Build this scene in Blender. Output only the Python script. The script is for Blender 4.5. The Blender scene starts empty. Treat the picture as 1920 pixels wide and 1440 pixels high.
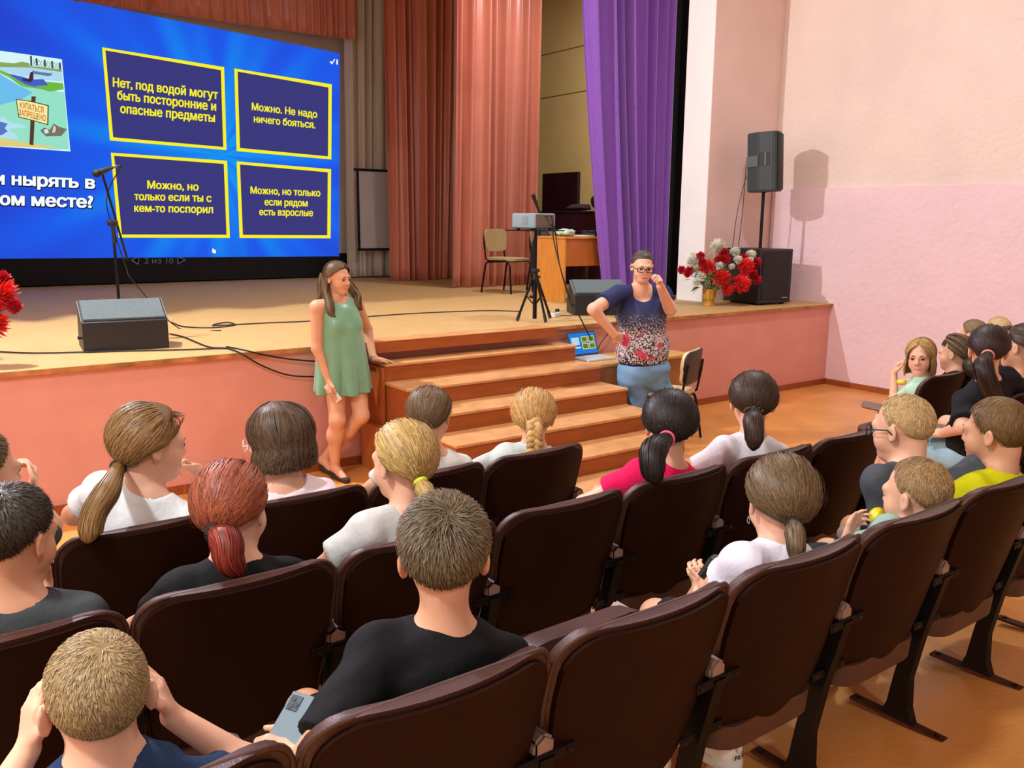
import bpy, bmesh, math, random
import numpy as np
from mathutils import Vector, Matrix

# ------------------------------------------------------------------ camera, world, light, exposure
scene = bpy.context.scene
COL = scene.collection
CAM = dict(f=1608.8, yaw=0.63167, pitch=0.18767, roll=0.008776, loc=(0.0, -6.0133, 1.9009))


def cam_axes():
    cy, sy = math.cos(CAM['yaw']), math.sin(CAM['yaw'])
    cp, sp = math.cos(CAM['pitch']), math.sin(CAM['pitch'])
    fwd = np.array([sy * cp, cy * cp, -sp])
    right = np.array([cy, -sy, 0.0])
    up = np.cross(right, fwd)
    cr, sr = math.cos(CAM['roll']), math.sin(CAM['roll'])
    return right * cr + up * sr, up * cr - right * sr, fwd


CR, CU, CF = cam_axes()
CC = np.array(CAM['loc'])
cd = bpy.data.cameras.new('camera')
cd.sensor_fit = 'HORIZONTAL'
cd.sensor_width = 36.0
cd.lens = 36.0 * CAM['f'] / 1920.0
cd.clip_start = 0.02
cd.clip_end = 200
cam = bpy.data.objects.new('camera', cd)
COL.objects.link(cam)
mw = Matrix.Identity(4)
for i in range(3):
    mw[i][0], mw[i][1], mw[i][2], mw[i][3] = CR[i], CU[i], -CF[i], CC[i]
cam.matrix_world = mw
scene.camera = cam

world = bpy.data.worlds.new('world')
scene.world = world
world.use_nodes = True
world.node_tree.nodes['Background'].inputs[0].default_value = (1.0, 0.93, 0.85, 1)
world.node_tree.nodes['Background'].inputs[1].default_value = 0.05

scene.view_settings.view_transform = 'Standard'
scene.view_settings.look = 'None'
scene.view_settings.gamma = 1.0
scene.view_settings.use_curve_mapping = False
scene.view_settings.exposure = 0.0

KEY_POS = (0.3, 1.35, 5.2)          # stage spotlight hung above the apron, left
KEY_W = 1180.0
WING_LAMP = (6.9, 2.7, 5.5, 80.0)   # small working light above the right wing
CEIL_FILLS = [(-1.7, -4.6, 4.6, 215.0), (5.6, -1.8, 5.7, 130.0), (0.0, -9.8, 5.7, 150.0)]  # front right and back ones are unseen, added to brighten proscenium and stage front


# ------------------------------------------------------------------ pixel -> place helpers
def ray(x, y):
    d = CF * CAM['f'] + CR * (x - 960) + CU * (720 - y)
    return d / np.linalg.norm(d)


def atz(x, y, z):
    d = ray(x, y)
    return CC + d * (z - CC[2]) / d[2]


def aty(x, y, Y):
    d = ray(x, y)
    return CC + d * (Y - CC[1]) / d[1]


def atx(x, y, X):
    d = ray(x, y)
    return CC + d * (X - CC[0]) / d[0]


def floor_z(Y):
    return max(0.0, 0.1 * (-1.6 - Y))


STAGE = 0.97


# ------------------------------------------------------------------ materials
def lin(c):
    c = c / 255.0
    return c / 12.92 if c <= 0.04045 else ((c + 0.055) / 1.055) ** 2.4


def S(r, g, b):
    return (lin(r), lin(g), lin(b), 1.0)


MATS = {}


def mat(name, col, rough=0.6, metal=0.0, noise=0.0, nscale=8.0, bump=0.0, bscale=60.0, spec=0.5, stretch=None,
        sss=0.0, emit=0.0, attr=None, sheen=0.0, coat=0.0, col2=None, aniso=0.0):
    if name in MATS:
        return MATS[name]
    m = bpy.data.materials.new(name)
    m.use_nodes = True
    nt = m.node_tree
    b = nt.nodes['Principled BSDF']
    b.inputs['Base Color'].default_value = col
    b.inputs['Roughness'].default_value = rough
    b.inputs['Metallic'].default_value = metal
    b.inputs['Specular IOR Level'].default_value = spec
    if aniso:
        b.inputs['Anisotropic'].default_value = aniso
    if sheen:
        b.inputs['Sheen Weight'].default_value = sheen
    if coat:
        b.inputs['Coat Weight'].default_value = coat
        b.inputs['Coat Roughness'].default_value = 0.15
    if sss:
        b.inputs['Subsurface Weight'].default_value = sss
        b.inputs['Subsurface Radius'].default_value = (1.0, 0.3, 0.12)
        b.inputs['Subsurface Scale'].default_value = 0.012
    if emit:
        b.inputs['Emission Color'].default_value = col
        b.inputs['Emission Strength'].default_value = emit
    vec = None
    if noise or bump:
        tc = nt.nodes.new('ShaderNodeTexCoord')
        mp = nt.nodes.new('ShaderNodeMapping')
        if stretch:
            mp.inputs['Scale'].default_value = stretch
        nt.links.new(tc.outputs['Object'], mp.inputs['Vector'])
        vec = mp.outputs['Vector']
    csock = None
    if noise:
        n = nt.nodes.new('ShaderNodeTexNoise')
        n.inputs['Scale'].default_value = nscale
        n.inputs['Detail'].default_value = 5
        nt.links.new(vec, n.inputs['Vector'])
        r = nt.nodes.new('ShaderNodeValToRGB')
        r.color_ramp.elements[0].position = 0.3
        r.color_ramp.elements[1].position = 0.7
        c2 = col2 or tuple(min(1, c * (1 + noise)) for c in col[:3]) + (1,)
        r.color_ramp.elements[0].color = tuple(c * (1 - noise) for c in col[:3]) + (1,) if not col2 else col
        r.color_ramp.elements[1].color = c2
        nt.links.new(n.outputs['Fac'], r.inputs['Fac'])
        csock = r.outputs['Color']
    if attr:
        a = nt.nodes.new('ShaderNodeAttribute')
        a.attribute_name = attr
        mx = nt.nodes.new('ShaderNodeMix')
        mx.data_type = 'RGBA'
        mx.blend_type = 'MULTIPLY'
        mx.inputs[0].default_value = 1.0
        if csock:
            nt.links.new(csock, mx.inputs[6])
        else:
            mx.inputs[6].default_value = col
        nt.links.new(a.outputs['Color'], mx.inputs[7])
        csock = mx.outputs[2]
    if csock:
        nt.links.new(csock, b.inputs['Base Color'])
        if emit:
            nt.links.new(csock, b.inputs['Emission Color'])
    if bump:
        n2 = nt.nodes.new('ShaderNodeTexNoise')
        n2.inputs['Scale'].default_value = bscale
        n2.inputs['Detail'].default_value = 6
        nt.links.new(vec, n2.inputs['Vector'])
        bp = nt.nodes.new('ShaderNodeBump')
        bp.inputs['Strength'].default_value = bump
        bp.inputs['Distance'].default_value = 0.02
        nt.links.new(n2.outputs['Fac'], bp.inputs['Height'])
        nt.links.new(bp.outputs['Normal'], b.inputs['Normal'])
    MATS[name] = m
    return m


# ------------------------------------------------------------------ object helpers
def thing(name, label, cat, loc=(0, 0, 0), group=None):
    o = bpy.data.objects.new(name, None)
    o.empty_display_size = 0.1
    COL.objects.link(o)
    o.location = loc
    o['label'] = label
    o['category'] = cat
    if group:
        o['group'] = group
    return o


def tag(o, label, cat, group=None):
    o['label'] = label
    o['category'] = cat
    if group:
        o['group'] = group
    return o


def world_base(o):
    v = Vector((0, 0, 0))
    while o is not None:
        v += o.location
        o = o.parent
    return v


def link_mesh(name, me, m, parent=None, smooth=True, base=None):
    if base is not None:
        me.transform(Matrix.Translation(-Vector(base)))
    elif parent is not None:
        me.transform(Matrix.Translation(-world_base(parent)))
    o = bpy.data.objects.new(name, me)
    COL.objects.link(o)
    ms = m if isinstance(m, (list, tuple)) else [m]
    for x in ms:
        me.materials.append(x)
    if parent is not None:
        o.parent = parent
    elif base is not None:
        o.location = base
    if smooth:
        me.polygons.foreach_set('use_smooth', np.ones(len(me.polygons), dtype=bool))
    me.update()
    return o


def obj(name, bm, m, parent=None, smooth=False, base=None, auto=None):
    me = bpy.data.meshes.new(name)
    bmesh.ops.recalc_face_normals(bm, faces=bm.faces)
    bm.to_mesh(me)
    bm.free()
    if auto is not None:
        smooth = True
        me.polygons.foreach_set('use_smooth', np.ones(len(me.polygons), dtype=bool))
        try:
            me.set_sharp_from_angle(angle=math.radians(auto))
        except Exception:
            pass
    return link_mesh(name, me, m, parent, smooth, base)


def npmesh(name, V, Fq, m, parent=None, smooth=True, base=None, matidx=None, color=None):
    me = bpy.data.meshes.new(name)
    V = np.asarray(V, dtype=np.float32)
    Fq = np.asarray(Fq, dtype=np.int32)
    me.vertices.add(len(V))
    me.vertices.foreach_set('co', V.ravel())
    n, k = Fq.shape
    me.loops.add(n * k)
    me.loops.foreach_set('vertex_index', Fq.ravel())
    me.polygons.add(n)
    me.polygons.foreach_set('loop_start', np.arange(0, n * k, k, dtype=np.int32))
    me.polygons.foreach_set('loop_total', np.full(n, k, dtype=np.int32))
    if matidx is not None:
        me.polygons.foreach_set('material_index', np.asarray(matidx, dtype=np.int32))
    me.update(calc_edges=True)
    if color is not None:
        ca = me.color_attributes.new('tint', 'FLOAT_COLOR', 'POINT')
        ca.data.foreach_set('color', np.asarray(color, dtype=np.float32).ravel())
    me.validate()
    return link_mesh(name, me, m, parent, smooth, base)


def struct(name, bm, m, auto=None):
    o = obj(name, bm, m, auto=auto)
    o['kind'] = 'structure'
    return o


def BM():
    return bmesh.new()


def box(bm, lo, hi, bev=0.0, seg=2, M=None):
    lo = Vector(lo)
    hi = Vector(hi)
    c = (lo + hi) / 2
    s = hi - lo
    mt = Matrix.Translation(c) @ Matrix.Diagonal((s.x, s.y, s.z, 1))
    if M is not None:
        mt = M @ mt
    r = bmesh.ops.create_cube(bm, size=1, matrix=mt)
    if bev > 0:
        es = list({e for v in r['verts'] for e in v.link_edges})
        bmesh.ops.bevel(bm, geom=es, offset=bev, segments=seg, affect='EDGES', profile=0.6)
    return bm


def frame(t):
    t = Vector(t).normalized()
    a = Vector((0, 0, 1)) if abs(t.z) < 0.9 else Vector((1, 0, 0))
    u = t.cross(a).normalized()
    return u, t.cross(u).normalized()


def tube(bm, pts, r, n=8, cap=True):
    pts = [Vector(p) for p in pts]
    rs = r if isinstance(r, (list, tuple)) else [r] * len(pts)
    rings = []
    u = None
    for i, p in enumerate(pts):
        if i == 0:
            t = pts[1] - p
        elif i == len(pts) - 1:
            t = p - pts[i - 1]
        else:
            t = (pts[i + 1] - p).normalized() + (p - pts[i - 1]).normalized()
        t.normalize()
        if u is None:
            u, v = frame(t)
        else:
            u = (u - t * u.dot(t))
            if u.length < 1e-5:
                u, _ = frame(t)
            u.normalize()
            v = t.cross(u)
        rings.append([bm.verts.new(p + (u * math.cos(a) + v * math.sin(a)) * rs[i])
                      for a in [2 * math.pi * k / n for k in range(n)]])
    for a, b in zip(rings, rings[1:]):
        for k in range(n):
            bm.faces.new((a[k], a[(k + 1) % n], b[(k + 1) % n], b[k]))
    if cap:
        bm.faces.new(rings[0][::-1])
        bm.faces.new(rings[-1])
    return bm


def smooth_path(pts, n=8):
    P = [Vector(p) for p in pts]
    P = [P[0] * 2 - P[1]] + P + [P[-1] * 2 - P[-2]]
    out = []
    for i in range(1, len(P) - 2):
        for k in range(n):
            t = k / n
            a, b, c, d = P[i - 1], P[i], P[i + 1], P[i + 2]
            out.append(0.5 * ((2 * b) + (c - a) * t + (2 * a - 5 * b + 4 * c - d) * t * t + (3 * b - a - 3 * c + d) * t ** 3))
    out.append(P[-2].copy())
    return out


def lathe(bm, prof, c=(0, 0, 0), n=20, M=None):
    c = Vector(c)
    rings = []
    for r, z in prof:
        ring = []
        for k in range(n):
            a = 2 * math.pi * k / n
            p = Vector((r * math.cos(a), r * math.sin(a), z))
            if M is not None:
                p = M @ p
            ring.append(bm.verts.new(c + p))
        rings.append(ring)
    for a, b in zip(rings, rings[1:]):
        for k in range(n):
            bm.faces.new((a[k], a[(k + 1) % n], b[(k + 1) % n], b[k]))
    bm.faces.new(rings[0][::-1])
    bm.faces.new(rings[-1])
    return bm


def prism(bm, pts, dvec):
    a = [bm.verts.new(Vector(p)) for p in pts]
    b = [bm.verts.new(Vector(p) + Vector(dvec)) for p in pts]
    bm.faces.new(a[::-1])
    bm.faces.new(b)
    n = len(a)
    for k in range(n):
        bm.faces.new((a[k], a[(k + 1) % n], b[(k + 1) % n], b[k]))
    return bm


def shield(bm, zs, wf, yf, yb, nu=12, xc=0.0):
    """closed curved panel: rows at zs, half width wf(z), front y yf(x,z), back y yb(x,z)"""
    F, B = [], []
    for z in zs:
        w = max(wf(z), 1e-4)
        xs = [xc + w * (2 * k / nu - 1) for k in range(nu + 1)]
        F.append([bm.verts.new((x, yf(x, z), z)) for x in xs])
        B.append([bm.verts.new((x, yb(x, z), z)) for x in xs])
    n = len(zs)
    for G, s in ((F, 1), (B, -1)):
        for i in range(n - 1):
            for k in range(nu):
                q = (G[i][k], G[i][k + 1], G[i + 1][k + 1], G[i + 1][k])
                bm.faces.new(q if s > 0 else q[::-1])
    for i in range(n - 1):
        bm.faces.new((F[i][0], F[i + 1][0], B[i + 1][0], B[i][0]))
        bm.faces.new((F[i][nu], B[i][nu], B[i + 1][nu], F[i + 1][nu]))
    for k in range(nu):
        bm.faces.new((F[0][k], B[0][k], B[0][k + 1], F[0][k + 1]))
        bm.faces.new((F[n - 1][k], F[n - 1][k + 1], B[n - 1][k + 1], B[n - 1][k]))
    return bm


def copy_tree(o, parent=None):
    c = o.copy()
    COL.objects.link(c)
    c.parent = parent
    for ch in list(o.children):
        copy_tree(ch, c)
    return c


def text_mesh(body, bold=0.0):
    """flat letters: outlines of the built-in font filled by the non-zero winding rule"""
    from mathutils.geometry import delaunay_2d_cdt
    cu = bpy.data.curves.new('txt', 'FONT')
    cu.body = body
    cu.size = 1.0
    cu.resolution_u = 3
    cu.fill_mode = 'NONE'
    o = bpy.data.objects.new('txt', cu)
    COL.objects.link(o)
    dg = bpy.context.evaluated_depsgraph_get()
    dg.update()
    me = bpy.data.meshes.new_from_object(o.evaluated_get(dg))
    V = np.array([v.co[:] for v in me.vertices])
    E = [tuple(e.vertices) for e in me.edges]
    bpy.data.objects.remove(o)
    bpy.data.curves.remove(cu)
    bpy.data.meshes.remove(me)
    r = delaunay_2d_cdt([Vector(v[:2]) for v in V], E, [], 0, 1e-5)
    W = np.array([list(v) for v in r[0]])
    T = np.array([list(f) for f in r[2]])
    cen = W[T].mean(1)
    A = V[[e[0] for e in E]][:, :2]
    B = V[[e[1] for e in E]][:, :2]
    wind = np.zeros(len(T))
    up = (A[None, :, 1] <= cen[:, None, 1]) & (B[None, :, 1] > cen[:, None, 1])
    dn = (A[None, :, 1] > cen[:, None, 1]) & (B[None, :, 1] <= cen[:, None, 1])
    side = (B[None, :, 0] - A[None, :, 0]) * (cen[:, None, 1] - A[None, :, 1]) - (cen[:, None, 0] - A[None, :, 0]) * (B[None, :, 1] - A[None, :, 1])
    wind = (up & (side > 0)).sum(1) - (dn & (side < 0)).sum(1)
    T = T[wind != 0]
    W = np.concatenate([W, np.zeros((len(W), 1))], 1)
    if bold <= 0:
        return W, T.tolist()
    Vs, Fs = [], []
    for dx_, dy_ in [(a_ * 0.5, 0.0) for a_ in (-2, -1, 0, 1, 2)] + [(a_, c_) for a_ in (-0.8, 0, 0.8) for c_ in (-0.5, 0.5)]:
        Fs += (T + len(W) * len(Vs)).tolist()
        Vs.append(W + np.array([dx_ * bold, dy_ * bold, 0]))
    return np.concatenate(Vs), Fs


def poly_mesh(name, V, F, m, parent=None, base=None):
    me = bpy.data.meshes.new(name)
    me.from_pydata([tuple(v) for v in V], [], F)
    return link_mesh(name, me, m, parent, False, base)

# ------------------------------------------------------------------ the hall and the stage
XL, XR = -2.5, 9.09
YB, YS = -12.0, 7.6
ZC = 6.3
M_floor = mat('floor_paint', S(214, 146, 74), 0.33, noise=0.16, nscale=2.2, bump=0.12, bscale=35, spec=0.5)
M_deck = mat('stage_fibreboard', S(196, 158, 100), 0.55, noise=0.14, nscale=6, bump=0.1, bscale=40, stretch=(1.0, 6.0, 1.0))
M_salmon = mat('salmon_plaster', S(216, 150, 134), 0.5, noise=0.05, nscale=3, bump=0.12, bscale=14)
M_peach = mat('peach_plaster', S(226, 206, 194), 0.75, noise=0.05, nscale=1.2, bump=0.55, bscale=16)
M_pinkw = mat('pink_plaster', S(232, 202, 206), 0.7, noise=0.04, nscale=1.6, bump=0.6, bscale=14)
M_prosc = mat('proscenium_pink', S(226, 198, 190), 0.7, noise=0.04, nscale=2, bump=0.15, bscale=10)
M_white = mat('white_plaster', S(240, 236, 232), 0.7, noise=0.03, nscale=2, bump=0.15, bscale=8)
M_ceil = mat('ceiling_paint', S(225, 215, 205), 0.9)
M_wallbrown = mat('skirting_brown', S(150, 74, 26), 0.45, noise=0.1, nscale=5)
M_yellow = mat('yellow_wall_paint', S(222, 196, 124), 0.7, noise=0.05, nscale=1.5)
M_dark = mat('black_drape', S(14, 13, 18), 0.9)
M_edge = mat('worn_board_edge', S(170, 112, 62), 0.6, noise=0.45, nscale=9, col2=None, bump=0.2, bscale=30)

bm = BM()
prof = [(0.0, 0.0), (-1.6, 0.0), (YB, floor_z(YB))]
for x0, x1 in ((XL, XR),):
    a = [bm.verts.new((x0, y, z)) for y, z in prof] + [bm.verts.new((x0, YB, -0.2)), bm.verts.new((x0, 0.0, -0.2))]
    b = [bm.verts.new((x1, v.co.y, v.co.z)) for v in a]
    bm.faces.new(a)
    bm.faces.new(b[::-1])
    for k in range(len(a)):
        bm.faces.new((a[k], b[k], b[(k + 1) % len(a)], a[(k + 1) % len(a)]))
struct('floor', bm, M_floor)

struct('floor_stage', box(BM(), (XL, -0.035, STAGE - 0.03), (XR, YS, STAGE)), M_deck)
o = struct('trim_stage_edge', box(BM(), (XL, -0.040, STAGE - 0.034), (XR, -0.0355, STAGE - 0.002)), M_edge)
struct('wall_stage_front', box(BM(), (XL, 0.0, 0.0), (XR, 0.2, STAGE - 0.031)), M_salmon)
struct('baseboard_stage', box(BM(), (XL, -0.012, 0.0), (XR, -0.0005, 0.067)), M_wallbrown)
struct('wall_right', box(BM(), (XR + 0.045, YB, -0.1), (XR + 0.25, YS, ZC)), M_peach)
struct('wall_right_lower', box(BM(), (XR, YB, -0.1), (XR + 0.044, 0.94, 2.316), 0.004, 1), M_pinkw)
bm = BM()
prism(bm, [(XR - 0.014, -0.02, 0), (XR - 0.014, -1.6, 0), (XR - 0.014, YB, floor_z(YB)), (XR - 0.014, YB, floor_z(YB) + 0.067),
           (XR - 0.014, -1.6, 0.067), (XR - 0.014, -0.02, 0.067)], (0.0135, 0, 0))
struct('baseboard_right', bm, M_wallbrown)
struct('wall_left', box(BM(), (XL - 0.2, YB, -0.2), (XL, YS, ZC)), M_peach)
struct('wall_back', box(BM(), (XL, YB - 0.2, -0.2), (XR, YB, ZC)), M_peach)
struct('ceiling', box(BM(), (XL, YB, ZC), (XR + 0.2, YS, ZC + 0.15)), M_ceil)
struct('wall_stage_back', box(BM(), (XL, YS, 0.9), (XR, YS + 0.15, ZC)), mat('stage_grey', S(120, 112, 104), 0.8))
# proscenium: pillars and beam round the stage opening
PX, PY, PYB = 7.90, 0.95, 1.36
struct('wall_proscenium_right', box(BM(), (PX + 0.006, PY, STAGE), (XR + 0.044, PYB, ZC)), M_prosc)
struct('trim_proscenium_right', box(BM(), (PX, PY + 0.004, STAGE), (PX + 0.0055, PYB, ZC)), M_white)
struct('wall_proscenium_left', box(BM(), (XL, PY, STAGE), (-0.6, PYB, ZC)), M_prosc)
struct('wall_proscenium_top', box(BM(), (-0.6, PY, 5.45), (PX, PYB, ZC)), M_prosc)
# yellow side wall of the stage, with the two board joints that show
ws = struct('wall_stage_right', box(BM(), (XR - 0.05, PYB + 0.002, STAGE), (XR + 0.04, YS, ZC)), M_yellow)
M_seam = mat('wall_joint', S(120, 94, 46), 0.8)
for z in (3.88, 4.55):
    s = obj('joint_strip', box(BM(), (XR - 0.056, PYB + 0.01, z - 0.006), (XR - 0.0502, YS - 0.01, z + 0.006)), M_seam, ws)

# ------------------------------------------------------------------ steps up to the stage
M_stepw = mat('varnished_step_board', S(158, 82, 34), 0.38, noise=0.14, nscale=5, stretch=(1, 8, 8), bump=0.05)
M_tread = mat('worn_step_tread', S(200, 146, 92), 0.45, noise=0.16, nscale=7, bump=0.1, bscale=40)
st = thing('stage_steps', 'brown wooden steps with worn tan treads leading up to the stage', 'steps', (3.94, -1.0, 0))
RIS = STAGE / 7
SX0, SX1 = 3.0, 4.88
for k in range(1, 7):
    z = STAGE - RIS * k
    y0 = -0.045 - 0.0005 if k == 1 else -0.30 - 0.33 * (k - 2)
    y1 = -0.30 - 0.33 * (k - 1)
    r = obj('step', box(BM(), (SX0, y1 + 0.012, 0.0), (SX1, y0, z - 0.022)), M_stepw, st)
    obj('tread', box(BM(), (SX0 - 0.006, y1 - 0.006, z - 0.0215), (SX1 + 0.006, y0 + (0.02 if k > 1 else 0), z), 0.003, 1), M_tread, r)
obj('landing_board', box(BM(), (SX0 - 0.12, -0.17, STAGE - 0.075), (SX1 - 0.12, -0.042, STAGE + 0.012), 0.003, 1), M_stepw, st)
obj('landing_cover', box(BM(), (SX0 - 0.12, -0.172, STAGE + 0.0125), (SX1 - 0.12, 0.02, STAGE + 0.018)), M_tread, st)
obj('side_panel', box(BM(), (SX0 - 0.10, -1.05, 0.0), (SX0 - 0.007, -0.055, 0.36), 0.004, 1), mat('step_side_board', S(188, 110, 46), 0.4, noise=0.15, nscale=5, stretch=(8, 8, 1)), st)
obj('side_post', box(BM(), (SX0 - 0.035, -0.30, 0.3605), (SX0 - 0.007, -0.055, STAGE - RIS - 0.03), 0.003, 1), M_stepw, st)


# ------------------------------------------------------------------ curtains
def curtain(name, label, cat, top, bot, z1, z0, nf, amp, m, seed=0, nv=28, group=None, hem=0.0, pinch=1.0, base_y=None, kind=None):
    rnd = np.random.RandomState(seed)
    nu = max(24, nf * 14)
    t = np.linspace(0, 1, nu + 1)
    warp = t + 0.025 * np.sin(2 * np.pi * t * 2.3 + rnd.rand() * 6) + 0.012 * np.sin(2 * np.pi * t * 5.1 + rnd.rand() * 6)
    ph = warp * nf * 2 * np.pi
    f1 = np.sin(ph) + 0.35 * np.sin(2 * ph + 1.0) + 0.5 * np.sin(ph * 0.37 + rnd.rand() * 6)
    f2 = np.sin(ph * 0.83 + rnd.rand() * 6) + 0.4 * np.sin(ph * 1.7 + rnd.rand() * 6)
    vs = np.linspace(0, 1, nv + 1)
    top = np.asarray(top, float)
    bot = np.asarray(bot, float)
    V = np.zeros((nv + 1, nu + 1, 3))
    for j, v in enumerate(vs):
        w = v ** pinch
        p0 = top[0] * (1 - w) + bot[0] * w
        p1 = top[1] * (1 - w) + bot[1] * w
        d = p1 - p0
        n = np.array([-d[1], d[0]]) / np.linalg.norm(d)
        prof = f1 * (1 - 0.45 * v) + f2 * (0.45 * v)
        a = amp * (0.75 + 0.35 * v)
        off = prof * a
        V[j, :, :2] = p0 + d * t[:, None] + n * off[:, None]
        V[j, :, 2] = z1 + (z0 - z1) * v + (hem * np.sin(ph * 0.5) if v == 1 else 0)
    idx = np.arange((nv + 1) * (nu + 1)).reshape(nv + 1, nu + 1)
    F = np.stack([idx[:-1, :-1], idx[:-1, 1:], idx[1:, 1:], idx[1:, :-1]], -1).reshape(-1, 4)
    base = (float((bot[0][0] + bot[1][0]) / 2), float((bot[0][1] + bot[1][1]) / 2), z0)
    o = npmesh(name, V.reshape(-1, 3), F, m, base=base)
    sm = o.modifiers.new('thickness', 'SOLIDIFY')
    sm.thickness = 0.004
    sm.offset = 0
    tag(o, label, cat, group)
    return o


M_satin = mat('salmon_satin', S(200, 118, 92), 0.34, noise=0.05, nscale=2, sheen=0.3, spec=0.6)
M_cream = mat('cream_cloth', S(206, 196, 178), 0.8, bump=0.05, bscale=200)
M_velvet = mat('purple_velvet', S(116, 62, 164), 0.75, noise=0.18, nscale=60, sheen=0.9, bump=0.12, bscale=150)
curtain('wing_curtain', 'salmon satin wing curtain standing further back beside the white drape', 'curtain',
        [(6.30, 5.9), (7.9, 5.9)], [(6.36, 5.9), (7.75, 5.9)], 5.9, STAGE + 0.005, 9, 0.085, M_satin, 3, group='salmon wing curtains')
curtain('wing_curtain', 'salmon satin wing curtain nearer the front, behind the beige chairs', 'curtain',
        [(6.50, 4.25), (7.9, 4.2)], [(6.44, 4.25), (7.86, 4.2)], 5.9, STAGE + 0.005, 8, 0.09, M_satin, 8, group='salmon wing curtains')
curtain('back_drape', 'pale cream drape with narrow folds at the right of the projection screen', 'curtain',
        [(6.18, 6.85), (7.3, 6.8)], [(6.10, 6.85), (7.2, 6.8)], 5.9, STAGE + 0.02, 7, 0.05, M_cream, 5)
curtain('valance', 'salmon valance hanging across the top of the projection screen', 'curtain',
        [(-0.5, 6.75), (6.32, 6.75)], [(-0.5, 6.75), (6.32, 6.75)], 5.9, 4.62, 40, 0.03, M_satin, 6, nv=6)
curtain('main_curtain', 'purple velvet stage curtain drawn to the right side beside the white pillar', 'curtain',
        [(6.42, 1.53), (7.86, 1.53)], [(6.90, 1.53), (7.88, 1.53)], 5.5, STAGE + 0.012, 8, 0.085, M_velvet, 12, nv=40, pinch=1.6)
curtain('main_curtain_header', 'purple velvet header above the stage opening', 'curtain',
        [(-0.6, 1.62), (6.4, 1.62)], [(-0.6, 1.62), (6.4, 1.62)], 5.9, 4.52, 30, 0.04, M_velvet, 13, nv=5)
curtain('main_curtain', 'purple velvet stage curtain drawn to the left side of the stage opening', 'curtain',
        [(-0.55, 1.62), (0.35, 1.62)], [(-0.55, 1.62), (0.25, 1.62)], 5.5, STAGE + 0.012, 7, 0.085, M_velvet, 14, nv=20)
curtain('black_leg_drape', 'narrow black drape in the gap between purple curtain and white pillar', 'curtain',
        [(7.80, 1.70), (8.7, 1.70)], [(7.80, 1.70), (8.7, 1.70)], 5.5, STAGE + 0.01, 6, 0.03, M_dark, 15, nv=6)

# ------------------------------------------------------------------ projection screen and its picture
SY = 7.15
scr = thing('projection_screen', 'large hanging screen with a blue quiz slide and yellow framed answers', 'screen', (3.4, SY, STAGE))
M_sheet = mat('screen_cloth', S(190, 180, 166), 0.85)
obj('screen_cloth', box(BM(), (0.0, SY, 1.36), (6.33, SY + 0.006, 5.5)), M_sheet, scr)
obj('lower_border', box(BM(), (0.0, SY - 0.001, STAGE + 0.02), (6.33, SY + 0.005, 1.3595)), M_dark, scr)


def emat(name, col, strength=1.0):
    m = bpy.data.materials.new(name)
    m.use_nodes = True
    nt = m.node_tree
    nt.nodes.clear()
    e = nt.nodes.new('ShaderNodeEmission')
    e.inputs[0].default_value = col
    e.inputs[1].default_value = strength
    out = nt.nodes.new('ShaderNodeOutputMaterial')
    nt.links.new(e.outputs[0], out.inputs[0])
    return m


def scr_pt(px, py, lay):
    return aty(px, py, SY - 0.0015 - 0.0012 * lay)


def slide_poly(name, pts, m, lay, parent):
    V = [scr_pt(x, y, lay) for x, y in pts]
    return poly_mesh(name, V, [list(range(len(V)))], m, parent)


# blue slide with rays (projected picture: it gives off light)
M_slide = bpy.data.materials.new('slide_blue')
M_slide.use_nodes = True
nt = M_slide.node_tree
nt.nodes.clear()
tc = nt.nodes.new('ShaderNodeTexCoord')
sep = nt.nodes.new('ShaderNodeSeparateXYZ')
nt.links.new(tc.outputs['Object'], sep.inputs[0])
ctr = scr_pt(410, 290, 0)


def mth(op, a, b=None):
    n = nt.nodes.new('ShaderNodeMath')
    n.operation = op
    for i, v in enumerate((a, b)):
        if v is None:
            continue
        if isinstance(v, (int, float)):
            n.inputs[i].default_value = v
        else:
            nt.links.new(v, n.inputs[i])
    return n.outputs[0]


dx = mth('SUBTRACT', sep.outputs['X'], float(ctr[0]) - 3.4)
dz = mth('SUBTRACT', sep.outputs['Z'], float(ctr[2]) - STAGE)
ang = mth('ARCTAN2', dz, dx)
rays = mth('SINE', mth('MULTIPLY', ang, 11.0))
rays2 = mth('SINE', mth('ADD', mth('MULTIPLY', ang, 23.0), 1.3))
rsum = mth('ADD', mth('MULTIPLY', rays, 0.10), mth('MULTIPLY', rays2, 0.07))
rad = mth('SQRT', mth('ADD', mth('MULTIPLY', dx, dx), mth('MULTIPLY', dz, dz)))
fac = mth('SUBTRACT', 0.95, mth('MULTIPLY', rad, 0.24))
fac = mth('ADD', fac, rsum)
rmp = nt.nodes.new('ShaderNodeValToRGB')
rmp.color_ramp.elements[0].position = 0.0
rmp.color_ramp.elements[0].color = S(40, 62, 200)
rmp.color_ramp.elements[1].position = 1.0
rmp.color_ramp.elements[1].color = S(24, 150, 245)
el = rmp.color_ramp.elements.new(0.5)
el.color = S(32, 92, 235)
nt.links.new(fac, rmp.inputs[0])
em = nt.nodes.new('ShaderNodeEmission')
em.inputs[1].default_value = 1.0
nt.links.new(rmp.outputs[0], em.inputs[0])
om = nt.nodes.new('ShaderNodeOutputMaterial')
nt.links.new(em.outputs[0], om.inputs[0])

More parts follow.
